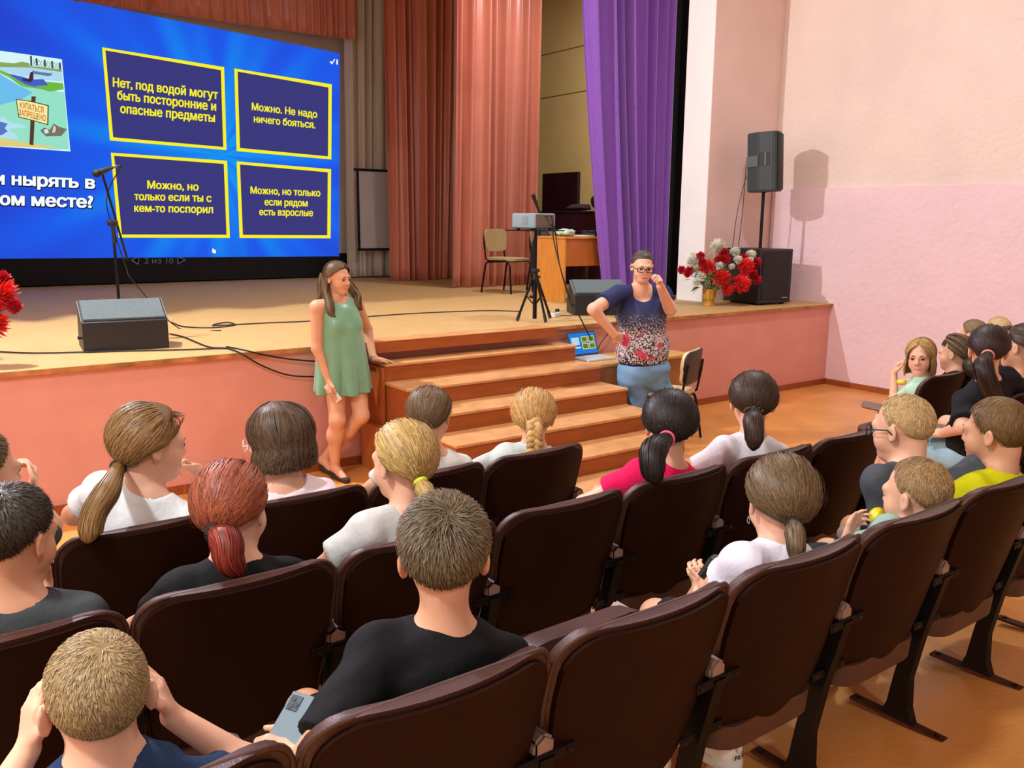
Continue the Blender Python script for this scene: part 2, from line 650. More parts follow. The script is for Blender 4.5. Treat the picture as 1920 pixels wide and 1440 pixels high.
TL = (-190, -92)
slide = slide_poly('projected_slide', [(-190, 487), (0, 485), (636, 480.5), (637, 100), (140, 0), (-190, -66)][::-1], M_slide, 0, scr)
M_yel = emat('slide_yellow', S(250, 240, 40), 1.0)
M_navy = emat('slide_navy', S(62, 60, 128), 0.95)
boxes = [[(191.4, 88.6), (420.3, 125.8), (424.7, 281.4), (206, 263.2)],
         [(439.3, 128.3), (622, 158.2), (621.2, 299), (443.7, 283.3)],
         [(207.8, 286.2), (425.8, 301.5), (431, 446), (222.4, 445.5)],
         [(443.7, 302.6), (620.9, 317.2), (619.8, 447), (449.2, 446.2)]]
lines = [[('Нет, под водой могут', (211.4, 162), (409, 186), 17), ('быть посторонние и', (219.5, 186), (405.4, 207.8), 17), ('опасные предметы', (225.3, 211.4), (403.2, 229), 17)],
         [('Можно. Не надо', (472, 206), (595, 221), 13.5), ('ничего бояться.', (475.8, 229), (591.3, 240.6), 13.5)],
         [('Можно, но', (276, 353), (372.6, 357.3), 14.5), ('только если ты с', (251.5, 374.8), (396.6, 378.4), 14.5), ('кем-то поспорил', (251.5, 396.6), (399.6, 399.6), 14.5)],
         [('Можно, но только', (469.6, 362.7), (600.8, 368.2), 13), ('если рядом', (495.8, 384.6), (577, 387.2), 13), ('есть взрослые', (486, 403.2), (587, 405.4), 13)]]


def slide_text(name, body, p0, p1, cap, m, lay, parent, bold=0.03, align=None, plane=None):
    V, F = text_mesh(body, bold)
    x0, x1 = V[:, 0].min(), V[:, 0].max()
    u = (V[:, 0] - x0) / (x1 - x0)
    h = V[:, 1] / 0.73
    P0, P1 = np.array(p0, float), np.array(p1, float)
    Q = P0 + (P1 - P0) * u[:, None] + np.array([0, -cap]) * h[:, None]
    W = [scr_pt(x, y, lay) for x, y in Q]
    return poly_mesh(name, W, F, m, parent)


for bx_, ln in zip(boxes, lines):
    ob = slide_poly('answer_frame', bx_[::-1], M_yel, 1, scr)
    c = np.mean(bx_, 0)
    inn = []
    for p in bx_:
        d = np.array(p) - c
        inn.append(tuple(c + d - np.sign(d) * np.array([6.2, 5.8])))
    slide_poly('answer_panel', inn[::-1], M_navy, 2, ob)
    for body, a, b, cap in ln:
        slide_text('answer_text', body, a, b, cap, M_yel, 3, ob, bold=0.034)
M_wt = emat('slide_white', S(250, 252, 255), 1.0)
M_dk = emat('slide_dark', S(14, 30, 70), 0.8)
M_gr = emat('slide_grey', S(84, 86, 100), 0.8)
for body, a, b in (('Можно ли нырять в', (-168, 338), (178.6, 353.5)), ('незнакомом месте?', (-168, 378), (175, 389.5))):
    slide_text('question_outline', body, (a[0] - 2, a[1] + 1.5), (b[0] + 2, b[1] + 1.5), 24, M_dk, 1, scr, bold=0.085)
    slide_text('question_text', body, a, b, 23, M_wt, 2, scr, bold=0.042)
slide_text('page_number', '2 из 10', (271, 494), (325, 494), 10.5, M_gr, 2, scr, bold=0.0)
slide_poly('page_arrow', [(245, 488), (261, 480), (260, 497)], M_gr, 2, scr)
slide_poly('page_arrow', [(332, 480), (349, 487), (333, 496)], M_gr, 2, scr)
M_bk = emat('slide_black', S(6, 8, 18), 0.3)
slide_poly('page_arrow_centre', [(249, 488), (259, 483), (258.5, 493.5)], M_bk, 3, scr)
slide_poly('page_arrow_centre', [(334, 483), (345, 487), (335, 493)], M_bk, 3, scr)
slide_text('score', '1', (630.5, 121), (633.5, 121), 10, M_wt, 2, scr, bold=0.0)
slide_poly('score_tick', [(618, 116), (620, 114), (622.5, 117), (627, 110), (628.5, 111), (622.8, 121)][::-1], M_wt, 2, scr)
slide_poly('cursor_hand', [(398, 468), (399.5, 464), (401, 468), (405, 469), (404.5, 475), (400, 475), (397, 471)], M_wt, 2, scr)
# cartoon picture on the slide
pic = slide_poly('cartoon_picture', [(-150, 65), (0, 95), (116, 111), (132, 284), (0, 275), (-150, 268)][::-1], emat('pic_paper', S(214, 246, 248), 1.0), 1, scr)


def pp(name, pts, col, lay):
    slide_poly(name, [(x / 6.857, 80 + y / 6.857) for x, y in pts], emat('pic_' + name, S(*col), 1.0), lay, pic)


pp('meadow', [(-900, 640), (0, 640), (300, 560), (830, 640), (890, 1375), (640, 1370), (0, 1240), (-900, 1100)], (150, 226, 200), 2)
pp('water', [(-900, 340), (0, 400), (260, 560), (420, 640), (300, 720), (0, 800), (-900, 800)], (110, 190, 238), 3)
pp('bank', [(-900, 240), (0, 250), (180, 265), (280, 245), (370, 260), (390, 300), (600, 320), (790, 345), (795, 380), (400, 320), (0, 315), (-900, 300)], (140, 168, 92), 3)
pp('slope', [(0, 315), (400, 320), (795, 380), (810, 500), (560, 480), (300, 430), (0, 370)], (176, 218, 240), 3)
pp('reeds', [(0, 350), (120, 400), (260, 470), (450, 470), (560, 500), (810, 520), (820, 600), (640, 630), (540, 600), (270, 560), (120, 450), (0, 390)], (112, 186, 70), 4)
pp('slick', [(100, 395), (300, 440), (400, 470), (560, 470), (620, 545), (450, 560), (520, 585), (330, 540), (150, 430)], (72, 96, 200), 5)
pp('pipe', [(410, 360), (650, 395), (670, 385), (665, 420), (620, 430), (430, 400)], (96, 128, 160), 6)
pp('pipe_mouth', [(390, 380), (430, 370), (430, 470), (390, 515), (285, 485), (290, 460), (370, 470)], (70, 44, 64), 6)
pp('fence', [(385, 170), (410, 170), (415, 300), (390, 295)], (60, 84, 84), 6)
for x in (470, 575, 670, 770):
    pp('fence', [(x - 14, 200 + (x - 470) * 0.18), (x + 12, 203 + (x - 470) * 0.18), (x + 16, 295 + (x - 470) * 0.18), (x - 8, 290 + (x - 470) * 0.18)], (60, 84, 84), 6)
for k in range(9):
    x = 420 + 40 * k
    pp('fence_wire', [(x, 215 + k * 6), (x + 5, 213 + k * 6), (x + 40, 300 + k * 4), (x + 35, 302 + k * 4)], (96, 120, 116), 5)
    pp('fence_wire', [(x + 35, 215 + k * 6), (x + 40, 217 + k * 6), (x + 6, 300 + k * 4), (x, 298 + k * 4)], (96, 120, 116), 5)
pp('puddle', [(-900, 950), (0, 955), (60, 965), (140, 1030), (300, 1060), (350, 1090), (110, 1110), (210, 1180), (230, 1250), (0, 1220), (-900, 1150)], (180, 226, 240), 4)
pp('puddle_shade', [(-900, 1010), (0, 1015), (100, 1040), (60, 1100), (100, 1140), (20, 1190), (-900, 1130)], (88, 120, 200), 5)
pp('sand', [(-900, 1200), (0, 1230), (300, 1280), (640, 1330), (720, 1360), (0, 1330), (-900, 1290)], (230, 206, 120), 5)
pp('sign_post', [(405, 690), (460, 690), (430, 1320), (378, 1310)], (92, 58, 46), 6)
pp('sign_edge', [(203, 722), (400, 750), (628, 805), (622, 1062), (400, 1000), (236, 960)], (62, 84, 60), 7)
pp('sign_board', [(216, 734), (400, 762), (612, 815), (606, 1046), (400, 988), (246, 950)], (246, 238, 160), 8)
for body, a, b in (('КУПАТЬСЯ', (255, 838), (560, 905)), ('ЗАПРЕЩЕНО', (240, 930), (588, 1012))):
    V, F = text_mesh(body, 0.02)
    u = (V[:, 0] - V[:, 0].min()) / np.ptp(V[:, 0])
    Q = np.array(a, float) + (np.array(b, float) - np.array(a, float)) * u[:, None] + np.array([0, -78.0]) * (V[:, 1] / 0.73)[:, None]
    poly_mesh('sign_text', [scr_pt(x / 6.857, 80 + y / 6.857, 9) for x, y in Q], F, emat('pic_red', S(206, 84, 30), 1.0), pic)
pp('litter_heap', [(515, 1130), (570, 1090), (640, 1120), (690, 1040), (760, 1080), (860, 1110), (790, 1200), (680, 1200), (590, 1205)], (120, 116, 104), 6)
pp('litter_light', [(560, 1120), (610, 1110), (630, 1160), (580, 1170)], (226, 230, 226), 7)
pp('litter_light', [(690, 1060), (720, 1090), (710, 1150), (670, 1160)], (226, 210, 180), 7)

# roller screen hanging in front of the cream drape
rs = thing('roller_screen', 'small white roller screen with black border hanging before the cream drape', 'screen', (6.65, 6.45, 1.42))
ra, rb = aty(670, 318, 6.45), aty(676, 468, 6.45)
obj('cloth', box(BM(), (ra[0] + 0.02, 6.45, rb[2] + 0.02), (7.3, 6.454, ra[2] - 0.02)), mat('roller_cloth', S(190, 184, 184), 0.8), rs)
for lo, hi in (((ra[0] - 0.06, 6.44, ra[2] - 0.02), (7.3, 6.46, ra[2] + 0.02)), ((rb[0] - 0.05, 6.44, rb[2] - 0.02), (7.3, 6.46, rb[2] + 0.02)),
               ((ra[0] - 0.015, 6.4405, rb[2] + 0.0205), (ra[0] + 0.019, 6.4595, ra[2] - 0.0205))):
    obj('border', box(BM(), lo, hi), M_dark, rs)
for xc_ in (ra[0] + 0.1, 7.2):
    bm = BM()
    tube(bm, [(xc_, 6.45, ra[2] + 0.0205), (xc_, 6.45, ZC)], 0.003, 5)
    obj('cord', bm, M_cream, rs)

# ------------------------------------------------------------------ things on the stage
M_blk = mat('black_plastic', S(26, 26, 28), 0.45, bump=0.05, bscale=200)
M_grille = mat('charcoal_carpet_grille', S(90, 102, 104), 0.85, noise=0.25, nscale=120, bump=0.3, bscale=220)
M_metal = mat('black_metal', S(22, 22, 24), 0.35, metal=0.6)
M_grey = mat('grey_plastic', S(104, 118, 124), 0.4, noise=0.05, nscale=5)
M_cable = mat('black_cable', S(16, 16, 16), 0.5)
M_chrome = mat('dull_chrome', S(150, 150, 150), 0.25, metal=1.0)
Z0 = STAGE + 0.001


def wedge(name, label, x0, x1, y0, yaw=0.0):
    t = thing(name, label, 'loudspeaker', ((x0 + x1) / 2, y0 + 0.2, STAGE), 'floor monitors')
    R = Matrix.Translation(t.location) @ Matrix.Rotation(yaw, 4, 'Z') @ Matrix.Translation(-t.location)
    P = [(y0, Z0), (y0, Z0 + 0.205), (y0 + 0.02, Z0 + 0.215), (y0 + 0.27, Z0 + 0.335), (y0 + 0.30, Z0 + 0.335), (y0 + 0.44, Z0 + 0.12), (y0 + 0.44, Z0)]
    bm = prism(BM(), [R @ Vector((x0, y, z)) for y, z in P], R.to_3x3() @ Vector((x1 - x0, 0, 0)))
    obj('cabinet', bm, M_blk, t)
    bm = prism(BM(), [R @ Vector((x0 + 0.012, y, z)) for y, z in [(y0 + 0.022, Z0 + 0.2175), (y0 + 0.26, Z0 + 0.3325), (y0 + 0.255, Z0 + 0.345), (y0 + 0.018, Z0 + 0.231)]],
               R.to_3x3() @ Vector((x1 - x0 - 0.024, 0, 0)))
    obj('carpet_panel', bm, M_grille, t)
    for s in (0, 1):
        xa = x0 - 0.004 if s == 0 else x1
        bm = prism(BM(), [R @ Vector((xa, y, z)) for y, z in [(y0 + 0.02, Z0 + 0.22), (y0 + 0.27, Z0 + 0.34), (y0 + 0.30, Z0 + 0.34), (y0 + 0.29, Z0 + 0.32), (y0 + 0.03, Z0 + 0.20)]],
                   R.to_3x3() @ Vector((0.004, 0, 0)))
        obj('edge_trim', bm, mat('grey_edging', S(120, 126, 126), 0.5), t)
    bm = BM()
    tube(bm, [R @ Vector((x0 - 0.03, y0 + 0.06, Z0 + 0.10)), R @ Vector((x0 - 0.001, y0 + 0.06, Z0 + 0.10))], [0.014, 0.01], 10)
    obj('corner_knob', bm, M_blk, t)
    return t


mL, mR = atz(161, 660, STAGE), atz(318, 652, STAGE)
wd = wedge('stage_monitor', 'black wedge floor monitor with grey carpet top at the stage edge', mL[0], mR[0] + 0.02, 0.5, -0.10)
wedge('stage_monitor', 'black wedge floor monitor behind the woman in jeans', 5.66, 6.2, 0.42, -0.5)

# microphone on its stand
MY = 1.25
ms = thing('microphone_stand', 'black microphone stand with slanted boom behind the floor monitor', 'stand', tuple(aty(229, 640, MY)[:2]) + (STAGE,))
bx0 = ms.location
pt = lambda x, y, Y=MY: Vector(aty(x, y, Y))
pk = pt(211, 418)
bm = BM()
tube(bm, [(bx0.x, bx0.y, STAGE + 0.05), pk], 0.011, 10)
obj('pole', bm, M_metal, ms)
bm = BM()
for a in (0.3, 2.4, 4.5):
    tube(bm, [(bx0.x, bx0.y, STAGE + 0.07), (bx0.x + 0.26 * math.cos(a), bx0.y + 0.26 * math.sin(a), STAGE + 0.012)], 0.008, 8)
lathe(bm, [(0.02, 0.03), (0.028, 0.05), (0.028, 0.1), (0.014, 0.12)], (bx0.x, bx0.y, STAGE), 14)
obj('tripod_base', bm, M_metal, ms)
b0, b1 = pt(239, 487, MY + 0.25), pt(192, 326, MY - 0.12)
bm = BM()
tube(bm, [b0, b1], 0.0085, 10)
obj('boom', bm, M_metal, ms)
bm = BM()
tube(bm, [pk + Vector((-0.035, 0, 0.0)), pk + Vector((0.035, 0, 0.0))], [0.024, 0.024], 12)
tube(bm, [pk + Vector((0.005, 0, -0.16)), pk + Vector((0.0, 0, 0.02))], 0.015, 10)
obj('clutch', bm, M_blk, ms)
mc = thing('microphone', 'black handheld microphone clipped to the boom stand', 'microphone', tuple(b1))
md = (pt(203, 317, MY - 0.14) - pt(176, 327, MY - 0.16)).normalized()
mp0 = pt(181, 325, MY - 0.15)
bm = BM()
tube(bm, [mp0 + md * s for s in (0.02, 0.05, 0.13)], [0.024, 0.022, 0.012], 14)
obj('body', bm, M_blk, mc)
bm = BM()
bmesh.ops.create_icosphere(bm, subdivisions=2, radius=0.031, matrix=Matrix.Translation(mp0))
obj('grille', bm, mat('mic_mesh', S(40, 40, 42), 0.5, metal=0.5, bump=0.4, bscale=300), mc, smooth=True)
bm = BM()
tube(bm, [mp0 + md * 0.13, mp0 + md * 0.165], 0.009, 10)
obj('connector', bm, M_chrome, mc)
e0 = mp0 + md * 0.165
bm = BM()
tube(bm, smooth_path([e0, e0 + md * 0.03 + Vector((0, 0, -0.02)), pt(206, 350, MY), pt(200, 385, MY - 0.02), pt(216, 440, MY + 0.01), pt(236, 500, MY + 0.1),
                      pt(252, 530, MY + 0.2), Vector((2.0, 1.55, STAGE + 0.008)), Vector((2.25, 1.2, STAGE + 0.008))], 6), 0.0045, 6)
tag(obj('microphone_cable', bm, M_cable), 'thin black cable hanging from the microphone down to the stage', 'cable')


def cable(name, label, pts, r=0.006, base=None):
    bm = BM()
    tube(bm, smooth_path(pts, 8), r, 6)
    o = obj(name, bm, M_cable)
    tag(o, label, 'cable')
    return o


sp_ = lambda x, y: Vector(atz(x, y, STAGE)) + Vector((0, 0, 0.008))
cable('speaker_cable', 'black cable running along the stage floor from the floor monitor towards the projector stand',
      [sp_(322, 606), sp_(345, 614), sp_(398, 616), sp_(440, 611), sp_(425, 606), sp_(402, 612), sp_(500, 607), sp_(590, 603), sp_(760, 590), sp_(900, 584), sp_(975, 585)])
cable('stage_edge_cable', 'black cable lying along the stage edge in front of the monitor', [sp_(-60, 658), sp_(60, 664), sp_(200, 661), sp_(330, 658), sp_(425, 655)])
fr = lambda x, y: Vector(aty(x, y, -0.047)) + Vector((0, -0.004, 0))
cable('hanging_cable', 'black cable drooping over the stage front from the monitor to the steps',
      [sp_(320, 628), sp_(345, 634), sp_(390, 652), sp_(425, 655), fr(450, 662), fr(490, 685), fr(540, 703), fr(600, 706), fr(690, 703)])
cable('hanging_cable', 'upper black cable sagging across the stage front behind the woman in green',
      [sp_(425, 652), fr(455, 656), fr(520, 670), fr(586, 677), fr(680, 680)])

# subwoofer, pole and loudspeaker at the right
yawm = math.radians(-6)
sb = thing('subwoofer', 'large black subwoofer cabinet behind the flowers at the stage corner', 'loudspeaker', (8.38, 0.52, STAGE))
RM = Matrix.Translation((8.38, 0.52, 0)) @ Matrix.Rotation(yawm, 4, 'Z')
obj('cabinet', box(BM(), (-0.26, -0.27, Z0 + 0.02), (0.26, 0.28, Z0 + 0.64), 0.012, 2, RM), M_blk, sb)
obj('grille', box(BM(), (-0.225, -0.278, Z0 + 0.06), (0.225, -0.2705, Z0 + 0.61), 0.002, 1, RM), mat('sub_grille', S(18, 16, 18), 0.7, bump=0.3, bscale=400), sb)
for sx in (-0.2, 0.2):
    for sy in (-0.2, 0.2):
        obj('foot', box(BM(), (sx - 0.02, sy - 0.02, Z0), (sx + 0.02, sy + 0.02, Z0 + 0.0195), 0, 1, RM), M_blk, sb)
obj('badge', box(BM(), (0.10, -0.2805, Z0 + 0.075), (0.2, -0.2785, Z0 + 0.085), 0, 1, RM), M_chrome, sb)
ps = thing('speaker_pole', 'black steel pole standing on the subwoofer', 'pole', (8.38, 0.52, Z0 + 0.641))
zsp = float(aty(1433, 360, 0.52)[2])
bm = BM()
tube(bm, [(8.38, 0.52, Z0 + 0.641), (8.38, 0.52, zsp)], 0.019, 14)
obj('tube', bm, M_metal, ps)
sk = thing('pole_loudspeaker', 'black loudspeaker with side handle on a pole before the pink wall', 'loudspeaker', (8.38, 0.52, zsp))
RM = Matrix.Translation((8.38, 0.52, zsp + 0.001)) @ Matrix.Rotation(math.radians(28), 4, 'Z') @ Matrix.Rotation(math.radians(-3), 4, 'X')
outl = [(-0.10, 0.17), (-0.19, 0.03), (-0.19, -0.14), (-0.15, -0.18), (-0.08, -0.195), (0.08, -0.195), (0.15, -0.18), (0.19, -0.14), (0.19, 0.03), (0.10, 0.17)]
bm = prism(BM(), [RM @ Vector((x, y, 0.0)) for x, y in outl], RM.to_3x3() @ Vector((0, 0, 0.66)))
bmesh.ops.bevel(bm, geom=list(bm.edges), offset=0.012, segments=2, affect='EDGES')
obj('cabinet', bm, mat('speaker_shell', S(48, 58, 60), 0.55, bump=0.15, bscale=300), sk)
bm = prism(BM(), [RM @ Vector((x, y, 0.02)) for x, y in [(-0.155, -0.181), (-0.08, -0.1975), (0.08, -0.1975), (0.155, -0.181), (0.15, -0.19), (0.08, -0.206), (-0.08, -0.206), (-0.15, -0.19)]],
           RM.to_3x3() @ Vector((0, 0, 0.62)))
obj('front_grille', bm, mat('speaker_grille', S(20, 20, 22), 0.6, bump=0.3, bscale=400), sk)
for s in (-1, 1):
    h = obj('handle_recess', box(BM(), (s * 0.1915 - 0.0025, -0.10, 0.29), (s * 0.1915 + 0.0025, 0.02, 0.43), 0.002, 1, RM), M_blk, sk)
    obj('handle_bar', box(BM(), (s * 0.198 - 0.008, -0.06, 0.285), (s * 0.198 + 0.004, -0.04, 0.435), 0.003, 1, RM), mat('handle_grey', S(90, 100, 100), 0.4), h)
bm = prism(BM(), [RM @ Vector((x, y, 0.40)) for x, y in [(-0.103, 0.176), (-0.195, 0.033), (-0.198, 0.036), (-0.106, 0.180)]], RM.to_3x3() @ Vector((0, 0, -0.12)))
obj('side_plate', bm, mat('handle_grey', S(90, 100, 100), 0.4), sk)
bm = BM()
lathe(bm, [(0.03, -0.0), (0.03, 0.01)], (8.38, 0.52, zsp - 0.012), 14)
obj('pole_cup', bm, M_blk, sk)
for k, (xa, ya) in enumerate(((1407, 295), (1405, 330))):
    a = Vector(aty(xa + 3, ya, 0.66))
    mid = Vector(aty(1392 - 10 * k, 400, 0.72))
    end = Vector((8.22 - 0.02 * k, 0.84 + 0.03 * k, STAGE + 0.01))
    cable('speaker_lead', ['thin dark lead hanging from the pole loudspeaker, outer one', 'thin dark lead hanging from the pole loudspeaker, inner one'][k],
          [a, a + Vector((-0.05, 0.03, -0.03)), mid, Vector((mid.x, mid.y + 0.05, 1.5)), end], 0.004)

# projector on its tripod
TX, TY = 4.92, 0.36
tz = float(aty(1008, 431, TY)[2])
tp = thing('projector_tripod', 'black tripod stand with flat tray holding the projector', 'stand', (TX, TY, STAGE))
bm = BM()
tube(bm, [(TX, TY, STAGE + 0.03), (TX, TY, tz - 0.45)], 0.02, 12)
tube(bm, [(TX, TY, tz - 0.5), (TX, TY, tz - 0.012)], 0.014, 12)
obj('pole', bm, M_metal, tp)
bm = BM()
lathe(bm, [(0.02, 0.46), (0.045, 0.47), (0.045, 0.49), (0.02, 0.5)], (TX, TY, STAGE), 14)
obj('collar', bm, M_blk, tp)
bm = BM()
lathe(bm, [(0.022, 0.0), (0.026, 0.01), (0.026, 0.06), (0.022, 0.07)], (TX, TY, tz - 0.46), 14)
tube(bm, [(TX, TY, tz - 0.43), (TX + 0.04, TY - 0.03, tz - 0.43)], [0.008, 0.014], 8)
obj('clamp', bm, M_blk, tp)
for (fx, fy) in ((970, 603), (1023, 606), (1031, 597)):
    f = atz(fx, fy, STAGE)
    bm = BM()
    tube(bm, [(TX, TY, STAGE + 0.47), (f[0], f[1], STAGE + 0.02)], 0.012, 10)
    L = obj('leg', bm, M_metal, tp)
    d = (Vector((f[0], f[1], STAGE + 0.02)) - Vector((TX, TY, STAGE + 0.47))).normalized()
    bm = BM()
    tube(bm, [Vector((f[0], f[1], STAGE + 0.022)) - d * 0.06, Vector((f[0], f[1], STAGE + 0.014)) + d * 0.006], 0.016, 10)
    obj('rubber_foot', bm, M_blk, L)
    bm = BM()
    tube(bm, [(TX, TY, STAGE + 0.15), Vector((TX, TY, STAGE + 0.47)).lerp(Vector((f[0], f[1], STAGE + 0.02)), 0.5)], 0.006, 8)
    obj('brace', bm, M_metal, tp)
RM = Matrix.Translation((TX, TY, tz)) @ Matrix.Rotation(math.radians(6), 4, 'Z')
obj('tray', box(BM(), (-0.21, -0.17, -0.011), (0.21, 0.19, 0.0), 0.003, 1, RM), M_metal, tp)
pj = thing('projector', 'light grey box projector on the tripod tray', 'projector', (TX, TY, tz + 0.001))
obj('body', box(BM(), (-0.15, -0.14, 0.012), (0.12, 0.17, 0.15), 0.022, 3, RM), mat('projector_shell', S(132, 150, 156), 0.35), pj, smooth=False)
obj('rear_panel', box(BM(), (-0.13, -0.1425, 0.025), (0.10, -0.1405, 0.138), 0, 1, RM), mat('projector_rear', S(96, 84, 74), 0.5), pj)
obj('side_vent', box(BM(), (-0.1525, -0.05, 0.045), (-0.1505, 0.03, 0.12), 0, 1, RM), mat('projector_vent', S(120, 136, 140), 0.5), pj)
for sx in (-0.1, 0.08):
    for sy in (-0.1, 0.13):
        obj('foot', box(BM(), (sx - 0.012, sy - 0.012, 0.0), (sx + 0.012, sy + 0.012, 0.0125), 0, 1, RM), M_blk, pj)
bm = BM()
tube(bm, smooth_path([RM @ Vector((-0.02, -0.143, 0.12)), RM @ Vector((0.03, -0.17, 0.125)), RM @ Vector((0.06, -0.16, 0.05)), RM @ Vector((0.05, -0.178, -0.05)),
                      Vector(aty(1045, 480, 0.1)), Vector(aty(1062, 540, 0.0)), Vector(aty(1080, 580, -0.05)), Vector(aty(1105, 630, -0.1)), Vector((5.26, -0.12, 0.73))], 6), 0.006, 6)
tag(obj('video_cable', bm, M_cable), 'long black cable looping from the projector down to the laptop', 'cable')
bm = BM()
tube(bm, smooth_path([RM @ Vector((0.06, -0.143, 0.05)), RM @ Vector((0.07, -0.18, 0.0)), Vector(aty(1050, 500, 0.15)), Vector(aty(1067, 560, 0.12)), Vector(aty(1075, 590, 0.2)), sp_(1050, 592)], 6), 0.005, 6)
tag(obj('power_cable', bm, M_cable), 'black power lead from the projector to the white socket strip', 'cable')
RM = Matrix.Translation(tuple(atz(1041, 594, STAGE)[:2]) + (Z0,)) @ Matrix.Rotation(0.5, 4, 'Z')
sk2 = thing('socket_strip', 'small white power socket strip on the stage floor', 'socket', tuple(atz(1041, 594, STAGE)[:2]) + (STAGE,))
obj('housing', box(BM(), (-0.085, -0.03, 0), (0.085, 0.03, 0.045), 0.008, 2, RM), mat('white_plastic', S(230, 228, 222), 0.4), sk2)
for sx in (-0.045, 0.015):
    bm = BM()
    lathe(bm, [(0.018, 0.0455), (0.02, 0.0475)], (0, 0, 0), 14, RM @ Matrix.Translation((sx, 0, 0)))
    obj('socket', bm, M_grey, sk2)
obj('plug', box(BM(), (0.035, -0.018, 0.0456), (0.07, 0.018, 0.075), 0.006, 2, RM), M_blk, sk2)


# beige and black conference chairs
def office_chair(name, label, loc, yaw, pad, shell, group=None, zb=0.0):
    t = thing(name, label, 'chair', loc, group)
    R = Matrix.Translation(loc) @ Matrix.Rotation(yaw, 4, 'Z')
    for s in (-1, 1):
        bm = BM()
        x = 0.23 * s
        tube(bm, [R @ Vector(p) for p in [(x * 1.06, 0.235, 0.0), (x, 0.20, 0.36), (x, 0.17, 0.405), (x, 0.12, 0.42), (x, -0.14, 0.40), (x, -0.19, 0.385), (x, -0.205, 0.34), (x * 1.06, -0.26, 0.0)]], 0.0125, 8)
        obj('leg', bm, M_metal, t)
        bm = BM()
        tube(bm, [R @ Vector(p) for p in [(x * 0.9, 0.05, 0.412), (x * 0.9, -0.16, 0.405), (x * 0.9, -0.215, 0.44), (x * 0.9, -0.245, 0.62), (x * 0.86, -0.26, 0.72)]], 0.011, 8)
        obj('back_support', bm, M_metal, t)
    bm = BM()
    tube(bm, [R @ Vector((-0.23, 0.1, 0.418)), R @ Vector((0.23, 0.1, 0.418))], 0.01, 8)
    obj('crossbar', bm, M_metal, t)
    zs = [0.535 + 0.29 * k / 14 for k in range(15)]

    def wf(z, W=0.225):
        r = 0.075
        c = (z - 0.68)
        e = abs(c) - (0.145 - r)
        return W - 0.012 * (1 if c < 0 else 0) - (r - math.sqrt(max(0, r * r - e * e)) if e > 0 else 0)
    for nm, y0, y1, mm, q in (('backrest', 0.026, 0.0, pad, 0.0), ('back_shell', -0.0005, -0.014, shell, 0.006)):
        bm = shield(BM(), zs, lambda z: wf(z) - q, lambda x, z: -0.232 - 0.1 * (z - 0.53) + 0.5 * x * x + y0, lambda x, z: -0.232 - 0.1 * (z - 0.53) + 0.5 * x * x + y1, 12)
        bm.transform(R)
        obj(nm, bm, mm, t, auto=50)
    zs2 = [-0.215 + 0.43 * k / 14 for k in range(15)]

    def ws(z):
        r = 0.08
        e = abs(z) - (0.215 - r)
        return 0.23 - (r - math.sqrt(max(0, r * r - e * e)) if e > 0 else 0)
    for nm, y0, y1, mm in (('seat', 0.462, 0.4325, pad), ('seat_shell', 0.432, 0.4195, shell)):
        bm = shield(BM(), zs2, ws, lambda x, z: y0 - 0.12 * max(0, z - 0.1) - 0.15 * x * x, lambda x, z: y1 - 0.12 * max(0, z - 0.1) - 0.1 * x * x, 10)
        bm.transform(R @ Matrix(((1, 0, 0, 0), (0, 0, 1, 0), (0, 1, 0, 0), (0, 0, 0, 1))))
        obj(nm, bm, mm, t, auto=50)
    return t


M_beige = mat('beige_fabric', S(186, 158, 112), 0.85, noise=0.06, nscale=30, bump=0.1, bscale=200)
M_shell = mat('chair_shell', S(24, 22, 20), 0.4)
office_chair('conference_chair', 'beige padded chair on the stage before the salmon curtain, left one', (6.72, 3.28, STAGE), math.radians(197), M_beige, M_shell, 'beige stage chairs')
office_chair('conference_chair', 'beige padded chair on the stage half hidden by the tripod', (7.4, 3.18, STAGE), math.radians(185), M_beige, M_shell, 'beige stage chairs')
cf = atz(1300, 700, 0.62)
CHP = (cf[0] - 0.10, cf[1] + 0.22, 0.001)
office_chair('conference_chair', 'dark backed chair with cream seat beside the woman in jeans', tuple(CHP), math.radians(24), mat('cream_seat', S(226, 206, 160), 0.7), M_shell)

# desk with clutter, piano, wall cabinet
M_desk = mat('orange_wood_veneer', S(206, 132, 48), 0.35, noise=0.12, nscale=4, stretch=(6, 6, 1))
M_desk2 = mat('orange_wood_front', S(180, 100, 34), 0.35, noise=0.1, nscale=4, stretch=(6, 6, 1))
dk = thing('desk', 'orange wood desk on the stage beside the purple curtain', 'desk', (7.0, 1.95, STAGE))
DX, DY0, DY1 = 6.38, 1.70, 2.22
obj('side_panel', box(BM(), (DX, DY0, Z0), (DX + 0.022, DY1, STAGE + 0.735)), M_desk, dk)
obj('side_panel', box(BM(), (DX + 1.25, DY0, Z0), (DX + 1.272, DY1, STAGE + 0.735)), M_desk, dk)
obj('front_panel', box(BM(), (DX + 0.0225, DY0 + 0.01, STAGE + 0.42), (DX + 1.2495, DY0 + 0.028, STAGE + 0.735)), M_desk2, dk)
obj('desk_top', box(BM(), (DX - 0.015, DY0 - 0.02, STAGE + 0.7355), (DX + 1.29, DY1 + 0.02, STAGE + 0.76), 0.002, 1), M_desk, dk)
DT = STAGE + 0.7605
pa = obj('paper_sheets', box(BM(), (6.60, 1.82, DT), (6.95, 2.06, DT + 0.012), 0, 1), mat('paper', S(236, 236, 226), 0.7))
tag(pa, 'white sheets of paper on the orange desk', 'paper')
bm = BM()
bmesh.ops.create_icosphere(bm, subdivisions=3, radius=1.0, matrix=Matrix.Translation((6.52, 1.86, DT + 0.04)) @ Matrix.Diagonal((0.12, 0.1, 0.045, 1)))
rr = random.Random(4)
